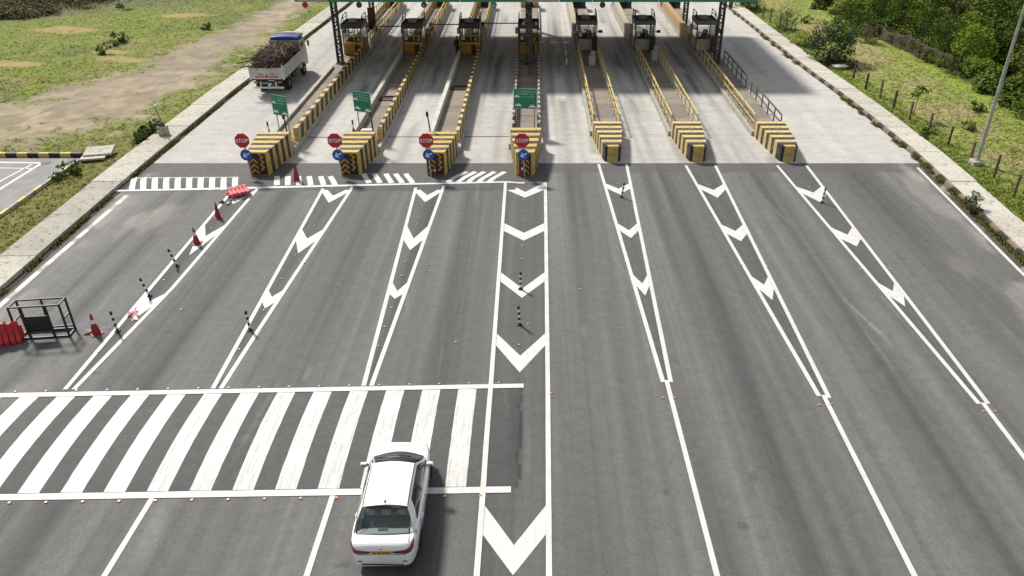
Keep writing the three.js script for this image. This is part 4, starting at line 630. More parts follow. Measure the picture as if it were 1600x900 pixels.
{
  const car = thing('saloon_car', 'white four-door saloon car crossing the wide painted speed hump', 'car', -3.735, 0.012, -12.86, 0.012);
  const paint = new THREE.MeshPhysicalMaterial({ color: rgb(0.80, 0.81, 0.81), roughness: 0.35, clearcoat: 1, clearcoatRoughness: 0.06, side: THREE.DoubleSide });
  const trim = mat([0.02, 0.02, 0.022], { roughness: 0.5 }), lampRed = new THREE.MeshPhysicalMaterial({ color: rgb(0.20, 0.008, 0.03), roughness: 0.15, clearcoat: 1 }), lampDark = new THREE.MeshPhysicalMaterial({ color: rgb(0.02, 0.016, 0.02), roughness: 0.12, clearcoat: 1 }), chrome = mat([0.55, 0.55, 0.56], { metalness: 0.9, roughness: 0.2 }), seatM = mat([0.62, 0.62, 0.59], { roughness: 0.9 }), shelfM = mat([0.26, 0.27, 0.28], { roughness: 0.9 });
  // stations from rear (s = 0) to front: s, half width, bottom, top
  const ST = [[0.00, 0.60, 0.33, 0.90], [0.03, 0.68, 0.28, 0.985], [0.09, 0.735, 0.26, 1.03], [0.22, 0.79, 0.24, 1.03], [0.42, 0.825, 0.22, 1.02], [0.75, 0.845, 0.2, 0.985], [1.3, 0.85, 0.19, 0.95], [2.0, 0.85, 0.19, 0.94], [2.7, 0.85, 0.19, 0.95], [3.05, 0.845, 0.19, 0.965], [3.25, 0.84, 0.2, 0.955], [3.55, 0.815, 0.21, 0.905], [3.82, 0.755, 0.22, 0.83], [4.0, 0.655, 0.25, 0.75], [4.1, 0.53, 0.30, 0.665], [4.15, 0.40, 0.38, 0.56]];
  const prof = (w, yb, yt) => [[0, yb], [0.75 * w, yb], [0.94 * w, yb + 0.06], [0.985 * w, yb + 0.17], [w, lerp(yb, yt, 0.52)], [0.992 * w, lerp(yb, yt, 0.72)], [0.965 * w, yt - 0.09], [0.93 * w, yt - 0.035], [0.84 * w, yt - 0.006], [0.5 * w, yt + 0.012], [0, yt + 0.018]];
  const fine = []; for (let i = 0; i < ST.length - 1; i++) { const n = 3; for (let k = 0; k < n; k++) { const a = ST[i], b = ST[i + 1], t = k / n; fine.push(a.map((v, q) => lerp(v, b[q], t))); } } fine.push(ST[ST.length - 1]);
  const rings = fine.map(([s, w, yb, yt]) => { const h = prof(w, yb, yt), full = [...h.map(([x, y]) => [x, y]), ...h.slice(1, -1).reverse().map(([x, y]) => [-x, y])]; return full.map(([x, y]) => [x, y, -s]); });
  const N = rings[0].length, pos = [], idx = []; rings.forEach(r => r.forEach(p => pos.push(...p)));
  for (let a = 0; a < rings.length - 1; a++) for (let b = 0; b < N; b++) { const i = a * N + b, j = a * N + (b + 1) % N; idx.push(i, j, i + N, j, j + N, i + N); }
  for (const [ring, flip] of [[0, 1], [rings.length - 1, 0]]) { const c = pos.length / 3, r = rings[ring]; let cx = 0, cy = 0; r.forEach(p => { cy += p[1]; }); pos.push(0, cy / N, r[0][2]); for (let b = 0; b < N; b++) { const i = ring * N + b, j = ring * N + (b + 1) % N; flip ? idx.push(c, j, i) : idx.push(c, i, j); } }
  let bg = new THREE.BufferGeometry(); bg.setAttribute('position', new THREE.Float32BufferAttribute(pos, 3)); bg.setIndex(idx); bg.computeVertexNormals(); bg.setAttribute('uv', new THREE.BufferAttribute(new Float32Array(pos.length / 3 * 2), 2));
  let body = new Brush(bg); body.updateMatrixWorld(); const ev = new Evaluator(); ev.attributes = ['position', 'normal', 'uv'];
  for (const s of [0.80, 3.30]) for (const q of [-1, 1]) { const c = new Brush(new THREE.CylinderGeometry(0.345, 0.345, 0.5, 28).rotateZ(Math.PI / 2).translate(q * 0.80, 0.30, -s)); c.updateMatrixWorld(); body = ev.evaluate(body, c, SUBTRACTION); }
  { const c = new Brush(new THREE.BoxGeometry(1.16, 0.5, 2.45).translate(0, 0.99, -1.80)); c.updateMatrixWorld(); body = ev.evaluate(body, c, SUBTRACTION); }
  const bgeo = toCreasedNormals(norm(body.geometry), 0.7); mesh('body', bgeo, paint, car);
  for (const s of [0.80, 3.30]) for (const q of [-1, 1]) wheel(car, q * 0.735, 0.298, -s, 0.298, 0.19, chrome);
  mesh('underbody', [box(1.45, 0.14, 3.7, 0, 0.26, -2.05), box(1.0, 0.5, 0.9, 0, 0.42, -0.8), box(1.0, 0.5, 0.9, 0, 0.42, -3.3)], trim, car);
  // cabin: roof, pillars, glass
  const crown = (u, v) => V(0, 0.075 * (1 - Math.pow(2 * u - 1, 2)) + 0.03 * Math.sin(Math.PI * v), 0);
  const yR = 1.405, rw = 0.565, sR0 = 0.92, sR1 = 2.46;
  mesh('roof', [patch(V(-rw, yR - 0.015, -sR0), V(rw, yR - 0.015, -sR0), V(-rw, yR - 0.005, -sR1), V(rw, yR - 0.005, -sR1), 12, 10, crown)], paint, car);
  const side = q => { const L = []; const belt = s => V(q * (0.775 - 0.03 * Math.pow((s - 1.8) / 1.4, 2)), 0.955 + 0.02 * Math.pow(Math.max(0, (1.2 - s)), 1), -s), rail = s => V(q * (rw + 0.012 - 0.0 * s), yR - 0.02 + 0.03 * Math.sin(Math.PI * clamp((s - sR0) / (sR1 - sR0))), -s);
    const mixp = (sb, sr, t) => belt(sb).lerp(rail(sr), t).add(V(q * 0.03 * Math.sin(Math.PI * t), 0, 0));
    const strip = (sb0, sr0, sb1, sr1, t0, t1, off = 0) => { const pos = [], idx = [], nu = 8, nv = 6; for (let j = 0; j <= nv; j++) for (let i = 0; i <= nu; i++) { const u = i / nu, t = lerp(t0, t1, j / nv), p = mixp(lerp(sb0, sb1, u), lerp(sr0, sr1, u), t); pos.push(p.x + q * off, p.y, p.z); } for (let j = 0; j < nv; j++) for (let i = 0; i < nu; i++) { const k = j * (nu + 1) + i; idx.push(k, k + 1, k + nu + 1, k + 1, k + nu + 2, k + nu + 1); } const g = new THREE.BufferGeometry(); g.setAttribute('position', new THREE.Float32BufferAttribute(pos, 3)); g.setIndex(idx); g.computeVertexNormals(); return norm(g); };
    // C pillar, A pillar, roof rail, door top edge
    mesh('pillar', [strip(0.36, sR0 - 0.04, 0.92, sR0 + 0.36, 0, 1), strip(3.06, sR1 - 0.10, 3.20, sR1 + 0.03, 0, 1), strip(0.92, sR0 + 0.36, 3.06, sR1 - 0.10, 0.86, 1.0)], paint, car);
    mesh('b_pillar_trim', [strip(1.86, 1.70, 1.97, 1.80, 0, 0.86, 0.003)], trim, car);
    mesh('side_window', [strip(0.92, sR0 + 0.36, 1.86, 1.70, 0, 0.86), strip(1.97, 1.80, 3.06, sR1 - 0.10, 0, 0.86)], glassSide, car);
    mesh('window_seal', [beam(belt(0.95).add(V(q * 0.006, 0, 0)), belt(3.05).add(V(q * 0.006, 0, 0)), 0.02, 0.02)], trim, car);
    mesh('roof_ditch', [beam(V(q * (rw - 0.005), yR + 0.002, -sR0 - 0.05), V(q * (rw - 0.005), yR + 0.03, -1.6), 0.016, 0.016), beam(V(q * (rw - 0.005), yR + 0.03, -1.6), V(q * (rw - 0.005), yR + 0.003, -sR1 + 0.05), 0.016, 0.016)], mat([0.10, 0.10, 0.10]), car);
    for (const [s, e] of [[1.06, 0.80], [1.95, 1.95], [2.98, 3.02]]) mesh('door_gap', beam(V(q * 0.849, 0.30, -e), V(q * 0.846, 0.80, -s), 0.012, 0.014), trim, car);
    for (const s of [1.28, 2.18]) mesh('door_handle', rbox(0.03, 0.03, 0.17, 0.012, q * 0.858, 0.735, -s), paint, car);
    // mirror
    const m = new THREE.Group(); m.name = 'wing_mirror'; car.add(m);
    mesh('shell', rbox(0.19, 0.13, 0.12, 0.05, q * 0.905, 1.02, -2.83), paint, m); mesh('glass', rbox(0.15, 0.095, 0.01, 0.004, q * 0.905, 1.02, -2.767), chrome, m); mesh('stalk', beam(V(q * 0.78, 0.97, -2.86), V(q * 0.86, 1.0, -2.84), 0.05, 0.04), trim, m);
    // cheek panel that joins door tops to the deck beside the glass
    const sp = new THREE.Shape(); [[0, 0.05], [0.04, 0], [0.08, 0.04], [0.075, 0.1], [0.04, 0.15], [0.005, 0.11]].forEach((p, k) => k ? sp.lineTo(...p) : sp.moveTo(...p)); const sg = new THREE.ExtrudeGeometry(sp, { depth: 0.003, bevelEnabled: false }); sg.rotateY(q * Math.PI / 2); sg.rotateZ(q * 0.18); sg.translate(q * 0.815, 0.915, -0.47); mesh('orange_sticker', sg, mat([0.62, 0.27, 0.03]), car);
  }; side(-1); side(1);
  const rg = (u, v) => V(0, 0.03 * Math.sin(Math.PI * u) + 0.025 * Math.sin(Math.PI * v), 0.05 * Math.sin(Math.PI * u) * (1 - v) + 0.02 * v * Math.sin(Math.PI * u));
  const R0 = V(-0.66, 1.022, -0.40), R1 = V(0.66, 1.022, -0.40), R2 = V(-0.555, yR - 0.02, -0.93), R3 = V(0.555, yR - 0.02, -0.93);
  const inset = (a, b, c, d, k) => { const m = a.clone().add(b).add(c).add(d).multiplyScalar(0.25); return [a, b, c, d].map(p => p.clone().lerp(m, k)); };
  mesh('rear_window', patch(R0, R1, R2, R3, 12, 8, (u, v) => { const o = rg(u, v); o.y += 0.05 * v * Math.sin(Math.PI * u); return o; }), glassDark, car);
  const fr = [[R0, R1], [R2, R3], [R0, R2], [R1, R3]]; { const L = []; const at = (u, v) => { const p = R0.clone().lerp(R1, u).lerp(R2.clone().lerp(R3, u), v), o = rg(u, v); o.y += 0.05 * v * Math.sin(Math.PI * u) + 0.004; return p.add(o); }; for (let k = 0; k < 12; k++) for (const v of [0, 1]) L.push(beam(at(k / 12, v), at((k + 1) / 12, v), 0.03, 0.012)); for (let k = 0; k < 6; k++) for (const u of [0, 1]) L.push(beam(at(u, k / 6), at(u, (k + 1) / 6), 0.035, 0.012)); mesh('rear_window_frame', L, trim, car); }
  const W0 = V(-0.70, 0.975, -3.16), W1 = V(0.70, 0.975, -3.16), W2 = V(-0.55, yR - 0.01, -2.47), W3 = V(0.55, yR - 0.01, -2.47);
  mesh('windscreen', patch(W0, W1, W2, W3, 12, 8, (u, v) => V(0, 0.075 * v * Math.sin(Math.PI * u) + 0.03 * Math.sin(Math.PI * v), -0.16 * (1 - v) * Math.sin(Math.PI * u)), true), glassDark, car);
  mesh('windscreen_band', patch(W0, W1, W0.clone().lerp(W2, 0.40), W1.clone().lerp(W3, 0.40), 12, 5, (u, v0) => { const v = v0 * 0.40; return V(0, 0.075 * v * Math.sin(Math.PI * u) + 0.03 * Math.sin(Math.PI * v) + 0.004, -0.16 * (1 - v) * Math.sin(Math.PI * u) - 0.004); }, true), mat([0.012, 0.012, 0.013], { roughness: 0.35 }), car);
  mesh('cowl', patch(V(-0.72, 0.972, -3.14), V(0.72, 0.972, -3.14), V(-0.66, 0.958, -3.22), V(0.66, 0.958, -3.22), 12, 2, (u, v) => V(0, 0.012 + 0.008 * Math.sin(Math.PI * u), -0.17 * Math.sin(Math.PI * u))), trim, car);
  // inside
  mesh('parcel_shelf', [box(1.2, 0.03, 0.5, 0, 0.985, -0.70), box(0.24, 0.05, 0.10, -0.02, 1.02, -0.52)], shelfM, car);
  mesh('cabin_floor', box(1.3, 0.04, 2.4, 0, 0.40, -1.9), trim, car);
  for (const x of [-0.40, 0.0, 0.40]) mesh('rear_headrest', rbox(0.24, 0.17, 0.11, 0.045, x, 1.13, -1.0), seatM, car);
  mesh('rear_seat', [rbox(1.22, 0.60, 0.2, 0.06, 0, 0.76, -1.06, -0.25), rbox(1.22, 0.2, 0.55, 0.06, 0, 0.5, -1.4)], mat([0.42, 0.42, 0.40]), car);
  for (const x of [-0.37, 0.37]) mesh('front_seat', [rbox(0.46, 0.66, 0.16, 0.06, x, 0.80, -1.95, -0.22), rbox(0.24, 0.17, 0.1, 0.04, x, 1.17, -1.86), rbox(0.46, 0.16, 0.48, 0.06, x, 0.5, -2.2)], mat([0.16, 0.16, 0.155]), car);
  mesh('dashboard', rbox(1.3, 0.24, 0.42, 0.06, 0, 0.86, -2.88), trim, car);
  { const tg = new THREE.TorusGeometry(0.17, 0.016, 8, 24); tg.rotateX(-0.5); tg.translate(0.36, 0.95, -2.55); mesh('steering_wheel', tg, trim, car); }
  // tail
  const sRear = x => { const a = Math.abs(x); return a < 0.60 ? 0 : a < 0.68 ? 0.03 * (a - 0.60) / 0.08 : a < 0.735 ? 0.03 + 0.06 * (a - 0.68) / 0.055 : 0.09 + 0.13 * (a - 0.735) / 0.055; };
  const lampGeo = (pts, q) => { const sh = new THREE.Shape(pts.map(p => new THREE.Vector2(p[0], p[1]))); let g = new THREE.ShapeGeometry(sh); g = norm(g); const P = g.attributes.position, out = [], sub = 3;
    const tri = (a, b, c, n) => { if (!n) { out.push(a, b, c); return; } const m = (p, r) => [(p[0] + r[0]) / 2, (p[1] + r[1]) / 2]; const ab = m(a, b), bc = m(b, c), ca = m(c, a); tri(a, ab, ca, n - 1); tri(ab, b, bc, n - 1); tri(ca, bc, c, n - 1); tri(ab, bc, ca, n - 1); };
    for (let i = 0; i < P.count; i += 3) tri([P.getX(i), P.getY(i)], [P.getX(i + 1), P.getY(i + 1)], [P.getX(i + 2), P.getY(i + 2)], sub);
    const zf = (x, y) => { // outward of the tapered tail
      const ty = clamp((y - 0.90) / 0.09); return -(sRear(x) + (y > 0.9 ? 0.045 * ty : 0)) + 0.014; };
    const pos = []; for (const [x, y] of out) pos.push(q * x, y, zf(x, y)); const back = []; for (let i = 0; i < out.length; i += 3) for (const k of [0, 2, 1]) { const [x, y] = out[i + k]; back.push(q * x, y, zf(x, y) - 0.03); }
    const G = new THREE.BufferGeometry(); G.setAttribute('position', new THREE.Float32BufferAttribute([...pos, ...back], 3)); G.computeVertexNormals(); return norm(G); };
  for (const q of [-1, 1]) { mesh('tail_lamp', lampGeo([[0.46, 0.775], [0.70, 0.77], [0.770, 0.82], [0.788, 0.985], [0.774, 1.01], [0.715, 0.945], [0.62, 0.905], [0.46, 0.875]], q), lampRed, car); mesh('lamp_inset', lampGeo([[0.30, 0.785], [0.458, 0.775], [0.458, 0.873], [0.24, 0.842]], q), lampDark, car); }
  const plate = new THREE.Group(); plate.name = 'number_plate'; plate.position.set(0, 0.80, 0.012); car.add(plate);
  mesh('plate_board', rbox(0.50, 0.115, 0.012, 0.004, 0, 0, 0), mat([0.66, 0.36, 0.05], { roughness: 0.5 }), plate);
  { const L = []; const r = rngOf(3); let x = -0.2; for (let k = 0; k < 10; k++) { const w = 0.022; if (k !== 2 && k !== 5) L.push(box(w, 0.06, 0.002, x, 0, 0.0072), box(w * 1.5, 0.012, 0.002, x + 0.004, r() < 0.5 ? 0.024 : -0.02, 0.0088)); x += 0.043; } const pm = mesh('plate_marks', L, mat([0.10, 0.05, 0.015]), plate); pm.userData.kind = 'stuff'; }
  mesh('badge', [box(0.012, 0.045, 0.006, -0.022, 0.905, 0.002), box(0.012, 0.045, 0.006, 0.022, 0.905, 0.002), box(0.032, 0.010, 0.006, 0, 0.905, 0.002)], mat([0.25, 0.25, 0.26], { metalness: 0.6, roughness: 0.3 }), car);
  mesh('boot_gap', [beam(V(-0.60, 0.742, 0.004), V(0.60, 0.742, 0.004), 0.012, 0.010)], trim, car);
  mesh('deck_gap', [beam(V(-0.66, 1.032, -0.34), V(-0.66, 1.034, -0.10), 0.007, 0.006), beam(V(0.66, 1.032, -0.34), V(0.66, 1.034, -0.10), 0.010, 0.008)], mat([0.14, 0.14, 0.14]), car);
  mesh('bumper_trim', [beam(V(-0.52, 0.405, 0.012), V(0.52, 0.365, 0.010), 0.03, 0.02)], trim, car);
  for (const q of [-1, 1]) mesh('reflector', rbox(0.12, 0.03, 0.02, 0.006, q * 0.55, 0.50, 0.008), lampRed, car);
  mesh('aerial', [bar(V(0, yR + 0.07, -1.02), V(0, yR + 0.18, -0.88), 0.006, 6), rbox(0.05, 0.03, 0.08, 0.012, 0, yR + 0.07, -1.03)], trim, car);
  for (const q of [-1, 1]) mesh('wiper', beam(V(q * 0.4, 0.985, -3.2), V(q * 0.4 - 0.35, 1.02, -3.12), 0.015, 0.012), trim, car);
  for (const q of [-1, 1]) mesh('headlight', rbox(0.30, 0.11, 0.14, 0.05, q * 0.53, 0.64, -3.96, 0, q * 0.6), new THREE.MeshPhysicalMaterial({ color: rgb(0.7, 0.72, 0.75), roughness: 0.1, clearcoat: 1 }), car);
  mesh('grille', rbox(0.8, 0.13, 0.06, 0.03, 0, 0.50, -4.14), trim, car);
}

// ------------------------------------------------------------------ firewood truck
{
  const T = thing('flatbed_truck', 'white tipper truck with blue cab roof in the far left lane', 'truck', -18.74, 0, -53.9, -0.0); T.scale.setScalar(1.07);
  const tw = mat([0.62, 0.61, 0.58]), blue = mat([0.012, 0.04, 0.22], { roughness: 0.45 }), dk = M.darkSteel;
  const hw = 1.08, bedY = 1.02, sideH = 0.72, bedL = 4.55;
  mesh('bed_floor', box(2 * hw, 0.1, bedL, 0, bedY, -bedL / 2), dk, T);
  for (const q of [-1, 1]) { const n = 9, L = bedL / n; for (let k = 0; k < n; k++) mesh('side_board', box(0.05, sideH, L - 0.03, q * (hw - 0.025), bedY + 0.05 + sideH / 2, -L * (k + 0.5)), k % 2 ? tw : mat([0.67, 0.66, 0.63]), T); mesh('side_rail', [box(0.07, 0.06, bedL, q * hw, bedY + 0.05 + sideH, -bedL / 2), box(0.07, 0.07, bedL, q * hw, bedY + 0.06, -bedL / 2)], tw, T); mesh('rear_stake', box(0.09, sideH + 0.25, 0.09, q * hw, bedY + 0.12 + sideH / 2, 0.02), M.white, T); }
  const tg = new THREE.Group(); tg.name = 'tailgate'; T.add(tg);
  mesh('upper_board', box(2 * hw - 0.1, 0.36, 0.05, 0, bedY + 0.60, 0.03), tw, tg); mesh('lower_board', box(2 * hw - 0.1, 0.36, 0.05, 0, bedY + 0.235, 0.032), tw, tg); mesh('red_band', box(1.5, 0.10, 0.012, 0, bedY + 0.20, 0.064), M.redPale, tg);
  mesh('dark_marks', [box(0.34, 0.05, 0.01, -0.36, bedY + 0.36, 0.062), box(0.30, 0.05, 0.01, 0.36, bedY + 0.37, 0.062)], mat([0.12, 0.10, 0.09]), tg); mesh('red_mark', box(0.08, 0.2, 0.01, 0, bedY + 0.27, 0.0725), M.red, tg);
  mesh('chassis', [box(0.12, 0.2, 6.2, -0.4, 0.78, -3.2), box(0.12, 0.2, 6.2, 0.4, 0.78, -3.2), box(0.9, 0.15, 0.12, 0, 0.78, -0.3)], dk, T);
  mesh('rear_bumper', [box(2.0, 0.12, 0.08, 0, 0.50, 0.0), box(0.08, 0.4, 0.08, -0.5, 0.68, -0.02), box(0.08, 0.4, 0.08, 0.5, 0.68, -0.02)], M.white, T);
  mesh('mud_flap', [box(0.5, 0.45, 0.02, -0.75, 0.62, -0.55), box(0.5, 0.45, 0.02, 0.75, 0.62, -0.55)], M.rubber, T);
  mesh('number_plate', box(0.52, 0.14, 0.02, -0.1, 0.80, 0.05), mat([0.2, 0.25, 0.38]), T);
  for (const q of [-1, 1]) mesh('tail_lamp', [rbox(0.3, 0.13, 0.06, 0.02, q * 0.78, 0.86, 0.05)], mat([0.45, 0.16, 0.06]), T);
  for (const q of [-1, 1]) { wheel(T, q * 0.80, 0.42, -1.35, 0.42, 0.46, M.galv); wheel(T, q * 0.92, 0.42, -5.1, 0.42, 0.26, M.galv); }
  mesh('side_guard', [box(0.05, 0.3, 1.6, 1.0, 0.68, -3.2), box(0.05, 0.3, 1.6, -1.0, 0.68, -3.2), box(0.4, 0.45, 0.7, 0.85, 0.66, -3.2)], dk, T);
  // cab
  const cab = new THREE.Group(); cab.name = 'cab'; T.add(cab);
  const cs = new THREE.Shape(); [[-4.68, 0.62], [-4.68, 2.36], [-4.8, 2.46], [-5.9, 2.40], [-6.05, 2.3], [-6.33, 1.5], [-6.4, 0.95], [-6.38, 0.55], [-5.55, 0.55], [-5.45, 0.9], [-4.8, 0.9]].forEach((p, k) => k ? cs.lineTo(p[0], p[1]) : cs.moveTo(p[0], p[1]));
  const cg = new THREE.ExtrudeGeometry(cs, { depth: 1.9, bevelEnabled: true, bevelSize: 0.05, bevelThickness: 0.05, bevelSegments: 2 }); cg.rotateY(-Math.PI / 2); cg.translate(0.95, 0, 0);
  const c2 = cg.clone(); mesh('shell', toCreasedNormals(norm(cg), 0.6), M.white, cab);
  const roofS = new THREE.Shape(); roofS.moveTo(-0.98, 2.47); roofS.lineTo(-0.92, 2.66); roofS.quadraticCurveTo(0, 2.80, 0.92, 2.66); roofS.lineTo(0.98, 2.47); roofS.lineTo(-0.98, 2.47); const rgm = new THREE.ExtrudeGeometry(roofS, { depth: 1.0, bevelEnabled: true, bevelSize: 0.03, bevelThickness: 0.04, bevelSegments: 2 }); rgm.translate(0, 0, -5.75); mesh('blue_roof', toCreasedNormals(norm(rgm), 0.6), blue, cab);
  mesh('back_panel', box(1.8, 1.25, 0.03, 0, 1.75, -4.61), blue, cab);
  mesh('sun_visor', [box(1.9, 0.06, 0.5, 0, 2.60, -6.05, 0.2), box(1.9, 0.3, 0.05, 0, 2.56, -5.84)], M.black, cab); mesh('roof_board', box(0.85, 0.05, 0.16, 0.1, 2.80, -5.80), M.white, cab);
  for (const q of [-1, 1]) { mesh('side_window', box(0.02, 0.55, 0.85, q * 1.005, 1.95, -5.35), glassBlack(), cab); mesh('mirror', [rbox(0.1, 0.4, 0.2, 0.03, q * 1.25, 2.0, -6.1), bar(V(q * 0.98, 2.1, -6.0), V(q * 1.22, 2.1, -6.1), 0.02, 6)], M.black, cab); }
  mesh('windscreen', box(1.7, 0.72, 0.02, 0, 1.93, -6.24, -0.33), glassBlack(), cab);
  function glassBlack() { return glassBlack.m ||= new THREE.MeshPhysicalMaterial({ color: rgb(0.015, 0.018, 0.02), roughness: 0.08, clearcoat: 1 }); }
  mesh('headboard', [box(2.1, 1.0, 0.06, 0, 2.0, -4.56)], mat([0.22, 0.21, 0.2]), T);
  // load
  const load = thing('firewood_load', 'heaped dry brown branches piled on the truck bed', 'firewood', -18.74, 0, -53.9); load.scale.setScalar(1.07); load.userData.kind = 'stuff';
  const r = rngOf(88), G1 = [], G2 = [];
  for (let k = 0; k < 1700; k++) { const lay = Math.pow(r(), 0.8), y = 1.25 + lay * 1.22, w = (1 - 0.45 * Math.max(0, lay - 0.55)) * 1.08, z = -0.0 - r() * 4.3, x = (r() * 2 - 1) * w, L = 0.7 + r() * 1.5, cross = r() < 0.38, a = cross ? (r() - 0.5) * 2.4 : (r() - 0.5) * 0.5 + Math.PI / 2, tilt = (r() - 0.5) * 0.5, R = 0.012 + r() * r() * 0.05; const d = V(Math.cos(a) * Math.cos(tilt), Math.sin(tilt), Math.sin(a) * Math.cos(tilt)).multiplyScalar(L / 2); const c = V(x, y * (z > -0.5 ? 0.95 : 1), z + (r() < 0.3 ? 0.25 : 0)); const A = c.clone().sub(d), B = c.clone().add(d); if ((Math.min(A.y, B.y) < 1.86 && (Math.max(Math.abs(A.x), Math.abs(B.x)) > 1.0 || (Math.max(A.z, B.z) > -0.05 && Math.min(A.y, B.y) < 1.75))) || Math.abs(A.x) > 1.25 || Math.abs(B.x) > 1.3 || B.z < -4.5 || A.z < -4.5 || A.z > 0.7 || B.z > 0.7) continue; (r() < 0.62 ? G2 : G1).push(bar(A, B, R, 5, R * 0.7)); }
  for (const [a, b] of [[V(-1.7, 2.15, 0.3), V(0.2, 2.3, -0.9)], [V(-1.5, 1.9, 0.35), V(0.4, 2.05, -0.2)], [V(-1.6, 2.28, -0.3), V(0.3, 2.5, -0.6)], [V(-1.35, 1.95, 0.4), V(0.3, 2.0, 0.1)]]) G1.push(bar(a, b, 0.045, 6, 0.03));
  const l1 = mesh('light_branches', G1, M.wood, load), l2 = mesh('dark_branches', G2, M.woodDark, load); l1.userData.kind = l2.userData.kind = 'stuff';
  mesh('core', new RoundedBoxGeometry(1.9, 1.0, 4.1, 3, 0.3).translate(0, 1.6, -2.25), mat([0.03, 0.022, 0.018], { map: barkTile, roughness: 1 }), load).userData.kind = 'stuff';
}

// ------------------------------------------------------------------ cones, delineators, barriers, cage
function cone(pxx, pyy, lab, band, sc = 1, lean = 0) {
  const p = ground(pxx, pyy), t = thing('traffic_cone', lab, 'traffic cone', p[0], 0.012, p[1], hash(pxx, pyy) * 3, 'traffic cones');
  const H = 0.74 * sc; mesh('base_plate', rbox(0.40 * sc, 0.035, 0.40 * sc, 0.015, 0, 0.0175, 0), M.coneRed, t);
  const b = [[0, 0.035], [0.34, 0.40], [0.34, 0.40], [0.54, 0.62], [0.62, 1]]; const rr = v => lerp(0.145, 0.032, v) * sc;
  if (band) { mesh('cone_body', [cyl(rr(0.55), rr(0), H * 0.55, 0, 0.035 + H * 0.275, 0, 20), cyl(rr(1), rr(0.76), H * 0.24, 0, 0.035 + H * 0.88, 0, 20)], M.coneRed, t); mesh('white_band', cyl(rr(0.76), rr(0.55), H * 0.21, 0, 0.035 + H * 0.655, 0, 20), M.signWhite, t); }
  else mesh('cone_body', cyl(rr(1), rr(0), H, 0, 0.035 + H / 2, 0, 20), M.coneRed, t);
  mesh('tip', cyl(0.02 * sc, 0.03 * sc, 0.05, 0, 0.06 + H, 0, 12), M.brownBlack, t); if (lean) t.rotation.z = lean; return t;
}
cone(151, 521, 'dark-tipped red cone with white band beside the black cage frame', true, 1.05, 0.05);
cone(308, 381, 'red cone with narrow white band on the second leftmost chevron', true, 1.0, 0.05);
cone(341, 340, 'plain red cone just before the toppled red barrier', false, 0.98, 0.08);
cone(464, 284, 'tall plain red cone on the far speed hump between left noses', false, 1.25, 0.05);
cone(680, 275, 'small dusty dark cone at the foot of third striped nose', true, 0.6);
cone(816, 275, 'small reddish cone at the foot of the middle striped nose', true, 0.8);
for (const [x, y, h, l, lab, w] of [[184, 518, 0.85, [0.04, 0], 'black and white delineator post nearest the black cage frame'], [234, 463, 0.82, [0.22, 0], 'tilted black and white delineator post by leftmost wide chevron tip'], [277, 416, 0.82, [0.24, 0], 'tilted black and white delineator post just below the banded cone'], [391, 516, 0.82, [0.02, 0], 'black and white delineator post on line of second gore from left'], [813.5, 452, 0.78, [-0.01, 0], 'farther black and white delineator post in the middle gore'], [812, 508, 0.82, [0.05, 0], 'nearer black and white delineator post in the middle gore'], [971, 308.5, 0.78, [-0.12, 0], 'black and white delineator post in third gore from right'], [1284, 317, 0.78, [-0.06, 0], 'black and white delineator post in the far right gore']]) { const p = ground(x, y); bandedPost('delineator_post', lab, 'delineator post', p[0], 0.01, p[1], h, 0.048, 7, 'black and white delineator posts', l); }
// plastic barrier: ribbed, with hollows
function barrier(lab, x, y, z, ry, rx, m, L = 1.25) {
  const t = thing('plastic_barrier', lab, 'road barrier', x, y, z, ry, 'red plastic road barriers'); t.rotation.order = 'YXZ'; t.rotation.x = rx;
  const s = new THREE.Shape(); [[-0.24, 0], [0.24, 0], [0.24, 0.14], [0.13, 0.36], [0.10, 0.78], [0.07, 0.82], [-0.07, 0.82], [-0.10, 0.78], [-0.13, 0.36], [-0.24, 0.14]].forEach((p, k) => k ? s.lineTo(...p) : s.moveTo(...p));
  const n = 5, seg = L / n; for (let k = 0; k < n; k++) { const g = new THREE.ExtrudeGeometry(s, { depth: seg - 0.09, bevelEnabled: true, bevelSize: 0.02, bevelThickness: 0.03, bevelSegments: 2, bevelOffset: -0.02 }); g.rotateY(Math.PI / 2); if (k % 2) g.scale(1, 0.93, 0.9); g.translate(-L / 2 + seg * k + 0.045, 0, 0); mesh('shell_rib', g, m, t); }
  mesh('core', [box(L - 0.05, 0.6, 0.16, 0, 0.33, 0), box(0.12, 0.5, 0.10, L / 2 + 0.02, 0.38, 0), box(0.12, 0.16, 0.12, -L / 2 - 0.02, 0.62, 0), box(0.12, 0.16, 0.12, -L / 2 - 0.02, 0.22, 0)], m, t);
  mesh('filler_cap', cyl(0.05, 0.05, 0.03, 0.1, 0.835, 0, 14), M.brownBlack, t); return t;
}
{ const p = ground(14, 536); barrier('red plastic road barrier standing tilted beside the black cage frame', p[0], 0.01, p[1], 0.42, -0.06, M.red, 0.95); }
{ const p = ground(369, 304); barrier('pale red plastic road barrier toppled beside the far speed hump', p[0], 0.16, p[1] - 0.2, 0.55, 1.5, M.redPale, 0.95); }
{ const p = ground(208, 494), t = thing('broken_plastic', 'crumpled pink and red plastic scraps on the leftmost gore', 'debris', p[0], 0.012, p[1]); const r = rngOf(12); for (let k = 0; k < 9; k++) { const pts = []; const cx = (r() - 0.5) * 0.5, cz = (r() - 0.5) * 0.6; for (let q = 0; q < 7; q++) pts.push(V(cx + (r() - 0.5) * 0.3, r() * 0.06, cz + (r() - 0.5) * 0.34)); mesh('scrap', new ConvexGeometry(pts), k % 3 ? mat([0.55, 0.22, 0.24]) : k % 2 ? M.white : M.redPale, t); } }
